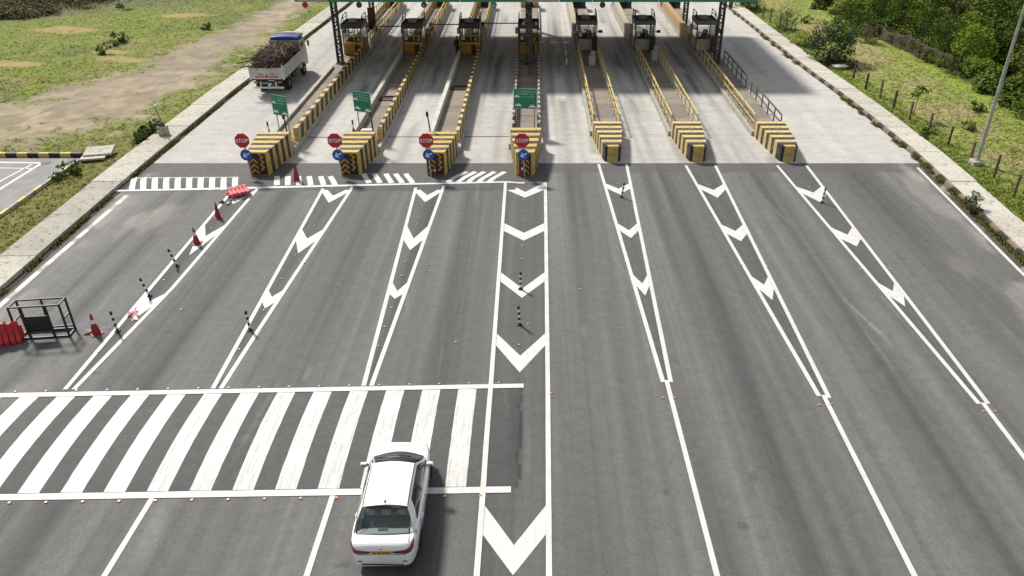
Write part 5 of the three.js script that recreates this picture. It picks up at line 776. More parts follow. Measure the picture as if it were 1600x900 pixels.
{ const p = ground(350, 318), t = thing('rubble_piece', 'small dark and white rubble beside the toppled red barrier', 'debris', p[0], 0.012, p[1]); const r = rngOf(21); for (let k = 0; k < 5; k++) { const pts = []; const cx = (r() - 0.5) * 0.7, cz = (r() - 0.5) * 0.3; for (let q = 0; q < 8; q++) pts.push(V(cx + (r() - 0.5) * 0.28, r() * 0.12, cz + (r() - 0.5) * 0.2)); mesh('lump', new ConvexGeometry(pts), k % 2 ? M.white : M.brownBlack, t); } }
{ const p = ground(137, 521), t = thing('stone', 'flat grey-brown stone between cage frame and banded cone', 'stone', p[0], 0.005, p[1], 0.4); const r = rngOf(31), pts = []; for (let k = 0; k < 26; k++) { const a = r() * 6.28, q = 0.6 + 0.4 * r(); pts.push(V(Math.cos(a) * 0.21 * q, r() * 0.13, Math.sin(a) * 0.13 * q)); } mesh('lump', new ConvexGeometry(pts), mat([0.24, 0.215, 0.19], { map: concTile, uvs: 2 }), t); }
{ const a = ground(151, 521), b = ground(184, 518), t = thing('rope', 'thin pale rope sagging from the banded cone to the delineator post', 'rope', 0, 0, 0); const c = new THREE.CatmullRomCurve3([V(a[0], 0.62, a[1]), V(lerp(a[0], b[0], 0.35), 0.28, a[1]), V(lerp(a[0], b[0], 0.7), 0.22, b[1]), V(b[0], 0.36, b[1])]); mesh('cord', new THREE.TubeGeometry(c, 24, 0.009, 6), M.white, t); }
{ // cage
  const fl = ground(31, 531), fr = ground(109, 526), br = ground(118, 514), bl = ground(43.5, 519);
  const t = thing('cage_frame', 'black welded cage frame with a dark panel beside red barrier', 'metal frame', 0, 0, 0);
  const H = 1.32, P = [fl, fr, br, bl].map(p => V(p[0], 0.05, p[1])), lean = V(0.02, H, 0.0), Q = P.map(p => p.clone().add(lean));
  const tube = (a, b, n = 'bar', w = 0.055) => mesh(n, beam(a, b, w, w), M.blackSteel, t);
  for (let k = 0; k < 4; k++) { tube(P[k], P[(k + 1) % 4], 'bottom_bar'); tube(Q[k], Q[(k + 1) % 4], 'top_bar'); tube(P[k], Q[k], 'upright', 0.058); }
  const at = (k, u, h) => P[k].clone().lerp(P[(k + 1) % 4], u).add(V(0.02 * h / H, h, 0));
  tube(at(0, 0.24, 0), at(0, 0.24, H), 'upright'); tube(at(0, 0.72, 0), at(0, 0.72, H), 'upright'); tube(at(2, 0.5, 0), at(2, 0.5, H), 'upright'); tube(at(1, 0.0, H * 0.55), at(1, 1, H * 0.55), 'side_bar'); tube(at(3, 0.0, H * 0.55), at(3, 1, H * 0.55), 'side_bar'); tube(at(2, 0, 0.12), at(2, 1, 0.12), 'bottom_bar');
  const a = at(0, 0.25, 0.42), b = at(0, 0.71, 0.42), pn = new THREE.BoxGeometry(a.distanceTo(b), 0.6, 0.03); pn.rotateY(-Math.atan2(b.z - a.z, b.x - a.x)); pn.translate((a.x + b.x) / 2 + 0.01, 0.66, (a.z + b.z) / 2); mesh('panel', pn, M.blackSteel, t);
  for (const p of P) { mesh('foot', cyl(0.045, 0.05, 0.06, p.x, 0.03, p.z, 10), M.rubber, t); }
}

// ------------------------------------------------------------------ left side: car park corner, kerbs, covers, marker
{
  const S = struct('car_park');
  mesh('asphalt', flat([[-60, -41.5], [-25.75, -41.5], [-25.95, -30], [-26.1, -12], [-60, -12]], 0.012), (() => { const m = new THREE.MeshStandardMaterial({ map: tex(512, 512, (u, v, i, j) => { const k = 0.235 * (0.8 + 0.4 * pfbm(u, v, 8, 6)) * (1 + (hash(i, j) - 0.5) * 0.22); return [k, k * 0.98, k * 0.95]; }, { repeat: true }), roughness: 0.9 }); m.userData.uvs = 0.2; return m; })(), S);
  const ln = (a, b, w) => { const A = ground(...a), B = ground(...b); mesh('bay_line', ribbon([A, B], w, 0.017), mPaint, S); };
  ln([-60, 253], [66, 255], 0.16); ln([66, 255], [-60, 333], 0.17); ln([-60, 262], [52, 263.5], 0.10); ln([50, 257], [-60, 316], 0.10);
  const k1 = thing('striped_kerb', 'yellow and black block kerb at far edge of the car park', 'kerb', 0, 0, 0);
  let k = 0; for (let x = -25.9; x > -42; x -= 0.62, k++) mesh('kerb_block', box(0.60, 0.30, 0.2, x - 0.3, 0.10, -41.75), k % 2 ? mat([0.55, 0.42, 0.14]) : M.black, k1);
  const k2 = thing('side_kerb', 'low kerb of yellow and grey blocks along the car park side', 'kerb', 0, 0, 0);
  k = 0; for (let z = -40.9; z < -13; z += 0.72, k++) mesh('kerb_block', box(0.16, 0.22, 0.70, -25.72 - 0.012 * (z + 41), 0.045, z + 0.35), k % 2 ? mat([0.60, 0.50, 0.22]) : M.conc2, k2);
  const c = thing('concrete_cover', 'tilted grey concrete slab at the end of the striped kerb', 'concrete slab', -25.0, 0.10, -42.0, 0.25); mesh('slab', rbox(1.5, 0.14, 1.25, 0.03, 0, 0.16, 0, 0.06), M.conc, c); mesh('under_slab', rbox(1.3, 0.12, 0.8, 0.03, -0.2, 0.03, 0.65, -0.05), M.conc3, c);
  const p = ground(258, 215), m = thing('marker_post', 'short post on a concrete block at the left footpath edge', 'marker post', p[0], 0.19, p[1]); mesh('block', rbox(0.52, 0.55, 0.42, 0.03, 0, 0.27, 0), M.conc2, m); mesh('pole', bar(V(0, 0.5, 0), V(-0.12, 1.75, 0), 0.05, 8), M.steel, m); mesh('cap', cyl(0.07, 0.07, 0.1, -0.125, 1.78, 0, 12), M.white, m); mesh('dark_bracket', rbox(0.3, 0.22, 0.3, 0.04, -0.03, 0.64, 0), M.brownBlack, m);
  const m2p = ground(1141, 14), m2 = thing('marker_stub', 'small dark bin-shaped stub on the far right footpath', 'bollard', m2p[0], 0.2, m2p[1]); mesh('stub', cyl(0.2, 0.22, 0.8, 0, 0.4, 0, 14), M.brownBlack, m2); mesh('lid', cyl(0.16, 0.23, 0.1, 0, 0.85, 0, 14), M.darkSteel, m2);
  const mh = ground(66, 254.5), d = thing('manhole', 'dark round cover at the corner of the white bay lines', 'manhole cover', mh[0] + 0.2, 0.012, mh[1]); mesh('plate', cyl(0.26, 0.26, 0.02, 0, 0.012, 0, 20), M.black, d);
}
// ------------------------------------------------------------------ right side: fence, lamp post
{
  const f = thing('post_fence', 'row of weathered timber fence posts with thin wires beside the footpath', 'fence', 0, 0, 0);
  const tops = []; const L = [[1180, 21], [1192, 27.5], [1203, 34], [1218, 44, 1], [1333, 122], [1352.5, 139], [1375, 153], [1396, 169], [1421, 186], [1450, 205], [1481, 226], [1515, 251.6], [1553, 277], [1584, 307]];
  const P = []; L.forEach(([a, b]) => { const p = ground(a, b); P.push([p[0], p[1]]); }); P.push([24.6, -31.5], [24.6, -29], [24.6, -26.4], [24.5, -23.8]);
  const r = rngOf(61); P.forEach(([x, z], k) => { const h = 1.25 + r() * 0.2, y = landR(x, z) - 0.1, l = (r() - 0.5) * 0.12; const g = new THREE.BoxGeometry(0.115, h, 0.115); g.translate(0, h / 2, 0); g.rotateZ(l); g.rotateX((r() - 0.5) * 0.08); g.rotateY(r()); g.translate(x, y, z); mesh('fence_post', g, r() < 0.4 ? M.woodDark : M.wood, f); tops.push(V(x - l * h, y + h * 0.9, z)); });
  for (const dy of [0, 0.4, 0.75]) { const W = []; for (let k = 4; k < tops.length - 1; k++) W.push(bar(tops[k].clone().add(V(0, -dy, 0)), tops[k + 1].clone().add(V(0, -dy, 0)), 0.005, 4)); mesh('wire', W, M.steel, f); }
  const p = ground(1525, 256), t = thing('lamp_post', 'tall grey lamp post on a concrete pad by the right fence', 'lamp post', p[0], landR(p[0], p[1]), p[1]);
  mesh('pad', rbox(0.62, 0.3, 0.62, 0.03, 0, 0.1, 0), M.conc, t); mesh('flange', cyl(0.18, 0.18, 0.05, 0, 0.275, 0, 16), M.galv, t); mesh('pole', cyl(0.065, 0.115, 9, 0, 4.75, 0, 14), M.galv, t); mesh('arm', bar(V(0, 9.2, 0), V(-1.4, 9.6, 0), 0.04, 8), M.galv, t); mesh('lantern', rbox(0.6, 0.1, 0.26, 0.04, -1.6, 9.6, 0), M.steel, t);
  const c = thing('concrete_cover', 'small flat concrete cover in grass below the big dark bush', 'concrete slab', ...(() => { const q = ground(1312, 107); return [q[0], landR(q[0], q[1]), q[1]]; })(), 0.3); mesh('slab', rbox(1.1, 0.12, 0.7, 0.03, 0, 0.22, 0), M.conc, c); mesh('leg', box(0.8, 0.2, 0.5, 0.05, 0.08, 0), M.conc2, c);
}
// ------------------------------------------------------------------ person beside booth three
{
  const t = thing('person', 'person in dark maroon clothes standing at the left side of the third booth', 'person', ISL[2] - 1.06, 0.0, -64.6, 0.5);
  const caps = []; // a, b, ra, rb, part
  const c = (a, b, ra, rb, k) => caps.push([V(...a), V(...b), ra, rb, k]);
  const MAR = [0.055, 0.012, 0.016], TR = [0.02, 0.018, 0.02], SK = [0.22, 0.12, 0.075], SH = [0.02, 0.015, 0.012];
  c([0, 0.98, 0], [0, 1.18, 0], 0.135, 0.135, MAR); c([0, 1.15, 0], [0, 1.36, 0], 0.14, 0.13, MAR); c([-0.15, 1.38, 0], [0.15, 1.38, 0], 0.075, 0.075, MAR); c([0, 1.36, 0], [0, 1.50, 0.01], 0.06, 0.05, SK);
  for (const q of [-1, 1]) { c([q * 0.17, 1.38, 0], [q * 0.23, 1.11, -0.02], 0.056, 0.046, MAR); c([q * 0.23, 1.11, -0.02], [q * 0.22, 0.90, 0.10], 0.044, 0.034, MAR); c([q * 0.22, 0.90, 0.10], [q * 0.22, 0.87, 0.12], 0.03, 0.028, SK); c([q * 0.09, 0.94, 0], [q * 0.10, 0.50, 0.01], 0.095, 0.068, TR); c([q * 0.10, 0.50, 0.01], [q * 0.11, 0.10, -0.01], 0.062, 0.045, TR); c([q * 0.11, 0.05, -0.02], [q * 0.12, 0.04, 0.13], 0.045, 0.04, SH); }
  function field(list, cx, cy, cz, half, n, k, colorOf) {
    const mc = new MarchingCubes(n, new THREE.MeshStandardMaterial(), false, false, 120000); mc.reset(); mc.isolation = 0; const p = new THREE.Vector3();
    for (let z = 0; z < n; z++) for (let y = 0; y < n; y++) for (let x = 0; x < n; x++) { p.set(cx + (x - n / 2) / (n / 2) * half, cy + (y - n / 2) / (n / 2) * half, cz + (z - n / 2) / (n / 2) * half); let s = 1e3; for (const [a, b, ra, rb] of list) { const ab = b.clone().sub(a), h = clamp(p.clone().sub(a).dot(ab) / ab.lengthSq()); const d = p.distanceTo(a.clone().addScaledVector(ab, h)) - lerp(ra, rb, h); const m = Math.max(k - Math.abs(s - d), 0) / k; s = Math.min(s, d) - m * m * k * 0.25; } mc.field[z * n * n + y * n + x] = -s; }
    mc.update(); const cnt = mc.count, P = [], C = [];
    for (let i = 0; i < cnt; i++) { const q = V(mc.positionArray[i * 3] * half + cx, mc.positionArray[i * 3 + 1] * half + cy, mc.positionArray[i * 3 + 2] * half + cz); P.push(q.x, q.y, q.z); let best = 1e9, col = list[0][4]; for (const [a, b, ra, rb, kk] of list) { const ab = b.clone().sub(a), h = clamp(q.clone().sub(a).dot(ab) / ab.lengthSq()); const d = q.distanceTo(a.clone().addScaledVector(ab, h)) - lerp(ra, rb, h); if (d < best) { best = d; col = kk; } } C.push(...col); }
    const g = new THREE.BufferGeometry(); g.setAttribute('position', new THREE.Float32BufferAttribute(P, 3)); g.setAttribute('color', new THREE.Float32BufferAttribute(C, 3)); g.computeVertexNormals(); return norm(g);
  }
  const G = [field(caps, 0, 0.78, 0.02, 0.86, 96, 0.05)];
  const head = [[V(0, 1.60, 0.0), V(0, 1.635, -0.01), 0.088, 0.09, SK], [V(0, 1.545, 0.035), V(0, 1.60, 0.03), 0.05, 0.07, SK], [V(0, 1.60, 0.085), V(0, 1.575, 0.108), 0.012, 0.016, SK], [V(-0.095, 1.60, -0.005), V(-0.095, 1.575, 0), 0.016, 0.012, SK], [V(0.095, 1.60, -0.005), V(0.095, 1.575, 0), 0.016, 0.012, SK], [V(-0.022, 1.545, 0.083), V(0.022, 1.545, 0.083), 0.008, 0.008, [0.14, 0.05, 0.045]], [V(0, 1.48, 0.01), V(0, 1.54, 0.01), 0.05, 0.05, SK], [V(-0.034, 1.612, 0.078), V(-0.03, 1.612, 0.079), 0.011, 0.011, [0.04, 0.03, 0.03]], [V(0.034, 1.612, 0.078), V(0.03, 1.612, 0.079), 0.011, 0.011, [0.04, 0.03, 0.03]]];
  G.push(field(head, 0, 1.60, 0, 0.16, 48, 0.015));
  for (const q of [-1, 1]) { const w = V(q * 0.22, 0.87, 0.12), L = [[w, w.clone().add(V(0, -0.07, 0.035)), 0.026, 0.030, SK]]; for (let f = 0; f < 4; f++) { const o = w.clone().add(V((f - 1.5) * 0.019, -0.075, 0.035)), len = [0.075, 0.085, 0.08, 0.062][f], m = o.clone().add(V(0, -len * 0.55, 0.004)), e = m.clone().add(V(0, -len * 0.45, -0.014)); L.push([o, m, 0.0088, 0.0082, SK], [m, e, 0.0082, 0.0068, SK]); } const th = w.clone().add(V(-q * 0.024, -0.03, 0.02)), te = th.clone().add(V(-q * 0.02, -0.04, 0.022)); L.push([th, te, 0.011, 0.009, SK], [te, te.clone().add(V(q * 0.004, -0.025, 0.008)), 0.009, 0.0075, SK]); G.push(field(L, w.x, w.y - 0.08, w.z + 0.03, 0.14, 60, 0.006)); }
  const bm = new THREE.MeshStandardMaterial({ vertexColors: true, roughness: 0.85 }); mesh('body', G, bm, t);
  const hair = new THREE.SphereGeometry(0.104, 20, 12, 0, Math.PI * 2, 0, Math.PI * 0.52); hair.rotateX(-0.35); hair.translate(0, 1.632, -0.016); mesh('hair', hair, M.black, t);
}

// ------------------------------------------------------------------ vegetation
const UP = V(0, 1, 0);
function leafGeo(blobs, n, size, seed, c0, c1, opt = {}) { // blobs [x,y,z,rx,ry,rz]; bent leaf quads spread in each blob's outer shell
  const r = rngOf(seed), pos = [], col = [], vol = blobs.map(b => Math.pow(b[3] * b[4] * b[5], 2 / 3)), tot = vol.reduce((a, b) => a + b, 0);
  const q = new THREE.Quaternion(), e = new THREE.Euler(), a = V(0, 0, 0), N = V(0, 0, 0);
  blobs.forEach((b, bi) => { const cnt = Math.max(3, Math.round(n * vol[bi] / tot)); const tone = 0.75 + 0.5 * r();
    for (let k = 0; k < cnt; k++) {
      const th = r() * 6.283, cz = r() * 2 - 1, s = Math.sqrt(1 - cz * cz), rr = Math.pow(0.25 + 0.75 * r(), 0.45) * (0.82 + 0.3 * r()); N.set(s * Math.cos(th), cz, s * Math.sin(th));
      const x = b[0] + N.x * b[3] * rr, y = b[1] + N.y * b[4] * rr, z = b[2] + N.z * b[5] * rr; if (y < 0.02) continue;
      e.set((r() - 0.5) * 1.7, r() * 6.283, (r() - 0.5) * 1.7); q.setFromEuler(e); const L = size * (0.6 + 0.8 * r()), W = L * (opt.slim || 0.5);
      const v = [[-L / 2, 0, 0], [0, L * 0.08, -W / 2], [L / 2, -L * 0.1, 0], [0, L * 0.08, W / 2]].map(p => a.set(...p).applyQuaternion(q).clone());
      const t = clamp(0.5 * tone + 0.5 * r() - 0.25 + 0.2 * r()), c = mix3(c0, c1, t), m = 0.8 + 0.4 * r();
      for (const i of [0, 3, 1, 1, 3, 2]) { pos.push(x + v[i].x, y + v[i].y, z + v[i].z); col.push(c[0] * m, c[1] * m, c[2] * m); }
    } });
  const g = new THREE.BufferGeometry(); g.setAttribute('position', new THREE.Float32BufferAttribute(pos, 3)); g.setAttribute('color', new THREE.Float32BufferAttribute(col, 3)); g.computeVertexNormals(); return norm(g);
}
const leafM = new THREE.MeshPhysicalMaterial({ vertexColors: true, roughness: 0.75, side: THREE.DoubleSide, transmission: 0.3, thickness: 0 });
const leafO = new THREE.MeshPhysicalMaterial({ vertexColors: true, roughness: 0.9, specularIntensity: 0.25, side: THREE.DoubleSide });
function makeTree(seed, h, w, c0, c1, n, size, opt = {}) {
  const r = rngOf(seed), blobs = [], limbs = [], th = h * (opt.trunk || 0.45), tr = opt.thick || 0.09;
  const lean = V((r() - 0.5) * 0.5, 0, (r() - 0.5) * 0.5), top = V(lean.x, h * 0.9, lean.z);
  limbs.push(bar(V(0, -0.6, 0), V(lean.x * 0.5, th, lean.z * 0.5), tr, 7, tr * 0.7), bar(V(lean.x * 0.5, th, lean.z * 0.5), top, tr * 0.7, 6, tr * 0.2));
  const nb = opt.nb || 9; for (let k = 0; k < nb; k++) { const f = k / (nb - 1), y = lerp(h * (opt.low || 0.35), h * 0.95, f), prof = opt.cone ? 1 - 0.75 * f : Math.sin(Math.PI * (0.18 + 0.72 * f)), a = k * 2.4 + r(), R = w * 0.5 * prof * (0.55 + 0.5 * r()); const p = [lean.x * f + Math.cos(a) * R, y, lean.z * f + Math.sin(a) * R]; const s = w * (0.20 + 0.14 * r()) * (opt.cone ? 1 - 0.5 * f : 1); blobs.push([...p, s, s * (0.62 + 0.25 * r()), s]); const o = V(lean.x * f * 0.6, Math.max(th * 0.6, y - h * 0.18), lean.z * f * 0.6); limbs.push(bar(o, V(...p), tr * 0.32, 5, tr * 0.1)); if (r() < 0.6) blobs.push([p[0] + (r() - 0.5) * w * 0.35, p[1] + (r() - 0.2) * h * 0.1, p[2] + (r() - 0.5) * w * 0.35, s * 0.55, s * 0.45, s * 0.55]); }
  return { crown: leafGeo(blobs, n, size, seed + 1, c0, c1, opt), trunk: merge(limbs) };
}
const leafVar = [[0.72, 0.72, 0.68], [1.0, 1.0, 0.92], [1.2, 1.2, 1.1], [1.45, 1.38, 1.15], [1.7, 1.58, 1.2]].map(c => { const m = leafO.clone(); m.color = rgb(...c); return m; });
function plant(name, def, lab, cat, x, y, z, s, ry, group, bark = M.bark, lm = leafM) { const t = thing(name, lab, cat, x, y, z, ry, group); mesh('trunk', def.trunk.clone(), bark, t); mesh('crown', def.crown, lm, t, true); t.scale.setScalar(s); return t; }
const D0 = [0.028, 0.052, 0.009], D1 = [0.085, 0.135, 0.022], G0 = [0.055, 0.095, 0.014], G1 = [0.15, 0.215, 0.03], Y0 = [0.10, 0.13, 0.02], Y1 = [0.22, 0.25, 0.05], O0 = [0.06, 0.072, 0.022], O1 = [0.15, 0.16, 0.06];
const kinds = [
  [makeTree(101, 9.5, 4.6, D0, D1, 2600, 0.34, { nb: 12 }), 'dark green'], [makeTree(102, 11, 4.4, G0, G1, 2600, 0.32, { nb: 12, low: 0.4 }), 'mid green'], [makeTree(103, 7.5, 4.6, Y0, Y1, 2400, 0.32, { nb: 10, low: 0.28 }), 'yellow green'],
  [makeTree(104, 10.5, 3.6, O0, O1, 2000, 0.28, { nb: 11, low: 0.42, trunk: 0.55 }), 'thin olive'], [makeTree(105, 8.5, 5.2, D0, G1, 2800, 0.34, { nb: 13, low: 0.3 }), 'dark and bright green'], [makeTree(106, 12.5, 3.2, O0, D1, 1700, 0.27, { nb: 10, low: 0.5, trunk: 0.7, thick: 0.08 }), 'tall thin pale-trunked']];
const shrubs = [
  [makeTree(201, 2.3, 2.9, D0, G1, 1500, 0.24, { nb: 10, low: 0.12, trunk: 0.3, thick: 0.05 }), 'dark rounded'], [makeTree(202, 1.9, 2.6, G0, Y1, 1300, 0.22, { nb: 9, low: 0.12, trunk: 0.3, thick: 0.04 }), 'fresh green'], [makeTree(203, 1.6, 2.1, O0, O1, 1000, 0.18, { nb: 8, low: 0.12, trunk: 0.3, thick: 0.04 }), 'olive brown']];
{ // forest on the slope beyond the verge
  const r = rngOf(404), pl = []; const put = (x, z, min) => { for (const p of pl) if (Math.hypot(p[0] - x, p[1] - z) < min) return false; pl.push([x, z]); return true; };
  let n = 0, tries = 0; const where = (x, z) => { const e = x - FOREST_EDGE(z); return (z > -58 ? 'near the lamp post' : z > -72 ? 'behind the earth bank' : z > -88 ? 'far up the slope' : 'at the distant top edge') + (e < 6 ? ', front of the wood' : e < 13 ? ', middle of the wood' : ', deep in the wood'); };
  while (n < 150 && tries++ < 4000) {
    const z = -34 - r() * 84, x = FOREST_EDGE(z) + 4.2 + r() * 26 + (z < -72 ? -1 : 0); if (!put(x, z, 2.9)) continue;
    const e = x - FOREST_EDGE(z); let k = Math.floor(r() * 6); if (e < 6) k = [0, 2, 4][Math.floor(r() * 3)];
    const s = (e < 6 ? 0.42 + 0.22 * r() : e < 10 ? 0.65 + 0.2 * r() : 0.82 + 0.32 * r());
    plant('forest_tree', kinds[k][0], `${kinds[k][1]} tree ${where(x, z)}`, 'tree', x, landR(x, z) - 0.2, z, s, r() * 6.28, `${kinds[k][1]} trees ${where(x, z)}`, k === 5 || k === 3 ? M.paleBark : M.bark, leafVar[Math.floor(r() * 5)]); n++;
  }
  for (let i = 0; i < 70; i++) { const z = -40 - r() * 70, x = FOREST_EDGE(z) + 1.0 + Math.pow(r(), 1.5) * 6 + (z < -58 && z > -72 ? 1.6 : 0), k = Math.floor(r() * 3), lab = `${shrubs[k][1]} shrub at the edge of the wood ${z > -58 ? 'near the lamp post' : z > -72 ? 'around the earth bank' : 'far beyond the dark bush'}`; plant('shrub', shrubs[k][0], lab, 'shrub', x, landR(x, z) - 0.15, z, 0.55 + 0.55 * r(), r() * 6.28, `${shrubs[k][1]} shrubs at the wood edge, ${z > -58 ? 'near' : z > -72 ? 'middle' : 'far'}`, M.bark, leafVar[Math.floor(r() * 5)]); }
  // undergrowth between the trunks
  const gg = leafGeo([[0, 0.35, 0, 0.9, 0.55, 0.9], [0.6, 0.3, 0.4, 0.6, 0.45, 0.6]], 90, 0.30, 55, D0, [0.08, 0.125, 0.026]); const im = new THREE.InstancedMesh(gg, leafO, 2600); const m4 = new THREE.Matrix4(), cc = new THREE.Color();
  for (let i = 0; i < 2600; i++) { const z = i < 160 ? -59 - r() * 19 : -28 - r() * 96, x = i < 160 ? 31.6 + r() * 2.2 : FOREST_EDGE(z) + 0.8 + r() * 34; m4.compose(V(x, landR(x, z) - 0.1 + (i < 160 ? 0.55 : 0), z), new THREE.Quaternion().setFromAxisAngle(UP, r() * 6.28), V(1, 1, 1).multiplyScalar(i < 160 ? 0.35 + 0.4 * r() : 0.6 + 1.0 * r())); im.setMatrixAt(i, m4); const k = 0.6 + 0.9 * r(); im.setColorAt(i, cc.setRGB(k * (0.9 + 0.4 * r()), k, k * 0.9)); }
  im.name = 'undergrowth'; im.castShadow = im.receiveShadow = true; scene.add(im); tag(im, 'dense green undergrowth filling the wooded slope on the right', 'undergrowth', null, 'stuff');
}
{ // single bushes and plants of the verges
  const at = (a, b) => { const p = ground(a, b); return [p[0], landR(p[0], p[1]) - 0.08, p[1]]; }; const atL = (a, b) => { const p = ground(a, b); return [p[0], landL(p[0], p[1]) - 0.06, p[1]]; };
  const bigB = makeTree(207, 2.9, 3.3, [0.016, 0.034, 0.016], [0.05, 0.09, 0.035], 4200, 0.2, { nb: 16, low: 0.08, trunk: 0.3, thick: 0.06 });
  plant('bush', bigB, 'large dark blue-green bush beside the right footpath', 'bush', ...at(1294, 94), 1.0, 0.6, null, M.bark, leafO);
  plant('bush', shrubs[0][0], 'dark bush at the top of the right footpath', 'bush', ...at(1168, 12), 0.95, 2.1, null, M.bark, leafVar[0]);
  plant('bush', shrubs[2][0], 'pale twiggy grey-green bush behind the far fence posts', 'bush', ...at(1228, 46), 1.1, 1.1, null, M.bark, leafO);
  plant('bush', shrubs[1][0], 'fresh green bush left of the large dark bush', 'bush', ...at(1248, 70), 0.62, 1.9, null, M.bark, leafVar[4]);
  plant('bush', shrubs[1][0], 'bright green bush just behind the large dark bush', 'bush', ...at(1312, 62), 0.7, 2.9, null, M.bark, leafVar[4]);
  plant('bush', shrubs[0][0], 'almost black bush at the left end of the earth bank', 'bush', ...at(1326, 40), 0.95, 0.2, null, M.bark, leafVar[0]);
  plant('bush', shrubs[0][0], 'second dark bush against the earth bank top', 'bush', ...at(1345, 52), 0.85, 3.2, null, M.bark, leafVar[0]);
  plant('bush', shrubs[2][0], 'olive bush at the foot of the earth bank left end', 'bush', ...at(1352, 66), 0.9, 4.2, null, M.bark, leafO);
  const kp = makeTree(301, 0.95, 0.85, D0, G0, 700, 0.13, { nb: 8, low: 0.2, trunk: 0.3, thick: 0.02, slim: 0.3 }); { const p = ground(1520, 333); plant('kerb_plant', kp, 'small spiky dark plant growing out of the right kerb', 'plant', p[0], 0.0, p[1], 1, 0, null, M.bark, leafO); }
  const sap = makeTree(302, 2.2, 1.0, G0, G1, 160, 0.26, { nb: 5, low: 0.75, trunk: 0.7, thick: 0.03 }); { const p = ground(1424, 186); plant('sapling', sap, 'leafy sapling top beside the fifth near fence post', 'sapling', p[0] + 0.12, landR(p[0], p[1]), p[1] - 0.3, 0.95, 0.5, null, M.bark, leafO); }
  const tuft = makeTree(303, 0.5, 0.7, O0, G0, 220, 0.15, { nb: 6, low: 0.15, trunk: 0.2, thick: 0.015 });
  for (const [a, b, s, lab] of [[1446, 208, 1.0, 'small dark weed tuft at the sixth near fence post'], [1530, 173, 1.3, 'lone weed beside the lamp post top of verge'], [1518, 201, 1.2, 'lone weed left of the lamp post shaft'], [1438, 214, 0.9, 'weed tuft between sidewalk and sixth near post'], [1326, 106, 1.4, 'green weed tuft beside the flat concrete cover'], [1270, 13, 1.5, 'dark tuft on the far right lawn'], [1284, 14, 1.7, 'broad dark tuft on the far right lawn'], [1258, 35, 1.4, 'brown tuft on the right lawn above the fresh bush']]) plant('weed', tuft, lab, 'weed', ...at(a, b), s, a, null, M.bark, leafO);
  for (const [a, b, s, lab] of [[193, 64, 1.9, 'dark green tuft in the middle of the left field'], [181, 71, 1.2, 'small grey-green tuft beside the dark field tuft'], [159, 85, 1.6, 'brown-green tuft near the bare orange patch'], [321, 46, 1.3, 'dark tuft along the dirt track'], [88, 280, 1.0, 'weed at the car park kerb middle'], [118, 268, 1.5, 'bigger weed by the car park kerb']]) plant('weed', tuft, lab, 'weed', ...atL(a, b), s, a, null, M.bark, leafO);
  for (const [a, b, s] of [[228, 213, 1.6], [240, 206, 1.4], [215, 222, 1.2], [222, 216, 1.3], [248, 200, 1.1]]) plant('weed', tuft, 'bright weed in the clump behind the block-based marker post', 'weed', ...atL(a, b), s, a, 'weeds behind the marker post block', M.bark, leafO);
  const yt = thing('young_tree', 'staked young tree with dark foot at the far left field', 'sapling', ...atL(188, 11)); mesh('stake', bar(V(0, 0, 0), V(0.02, 2.6, 0), 0.04, 7), M.darkSteel, yt); mesh('crown', leafGeo([[0, 2.4, 0, 0.7, 0.5, 0.7], [0.35, 1.7, 0, 0.5, 0.4, 0.5]], 300, 0.2, 5, D0, G0), leafO, yt, true); mesh('foot_weeds', leafGeo([[0, 0.2, 0, 0.5, 0.3, 0.45]], 160, 0.18, 6, D0, G0), leafO, yt, true);
  // scrub at the top left
  const r = rngOf(515); const sg = leafGeo([[0, 0.5, 0, 0.9, 0.6, 0.9], [0.7, 0.4, 0.3, 0.7, 0.5, 0.7]], 130, 0.24, 56, [0.05, 0.045, 0.022], [0.15, 0.135, 0.06]); const im = new THREE.InstancedMesh(sg, leafO, 420), m4 = new THREE.Matrix4(), cc = new THREE.Color(); let n = 0;
  while (n < 420) { const a = -60 + r() * 260, b = -60 + r() * 100, lim = 30 - a * 0.17 + (r() - 0.5) * 14; if (b > lim) continue; const p = ground(a, b); if (p[1] < -135) continue; m4.compose(V(p[0], landL(p[0], p[1]) - 0.1, p[1]), new THREE.Quaternion().setFromAxisAngle(UP, r() * 6.28), V(1, 0.8, 1).multiplyScalar(0.6 + 1.1 * r())); im.setMatrixAt(n, m4); const k = 0.7 + 0.8 * r(); im.setColorAt(n, cc.setRGB(k, k, k)); n++; }
  im.name = 'scrub'; im.castShadow = im.receiveShadow = true; scene.add(im); tag(im, 'grey-brown scrub covering the top left corner of the field', 'scrub', null, 'stuff');
}
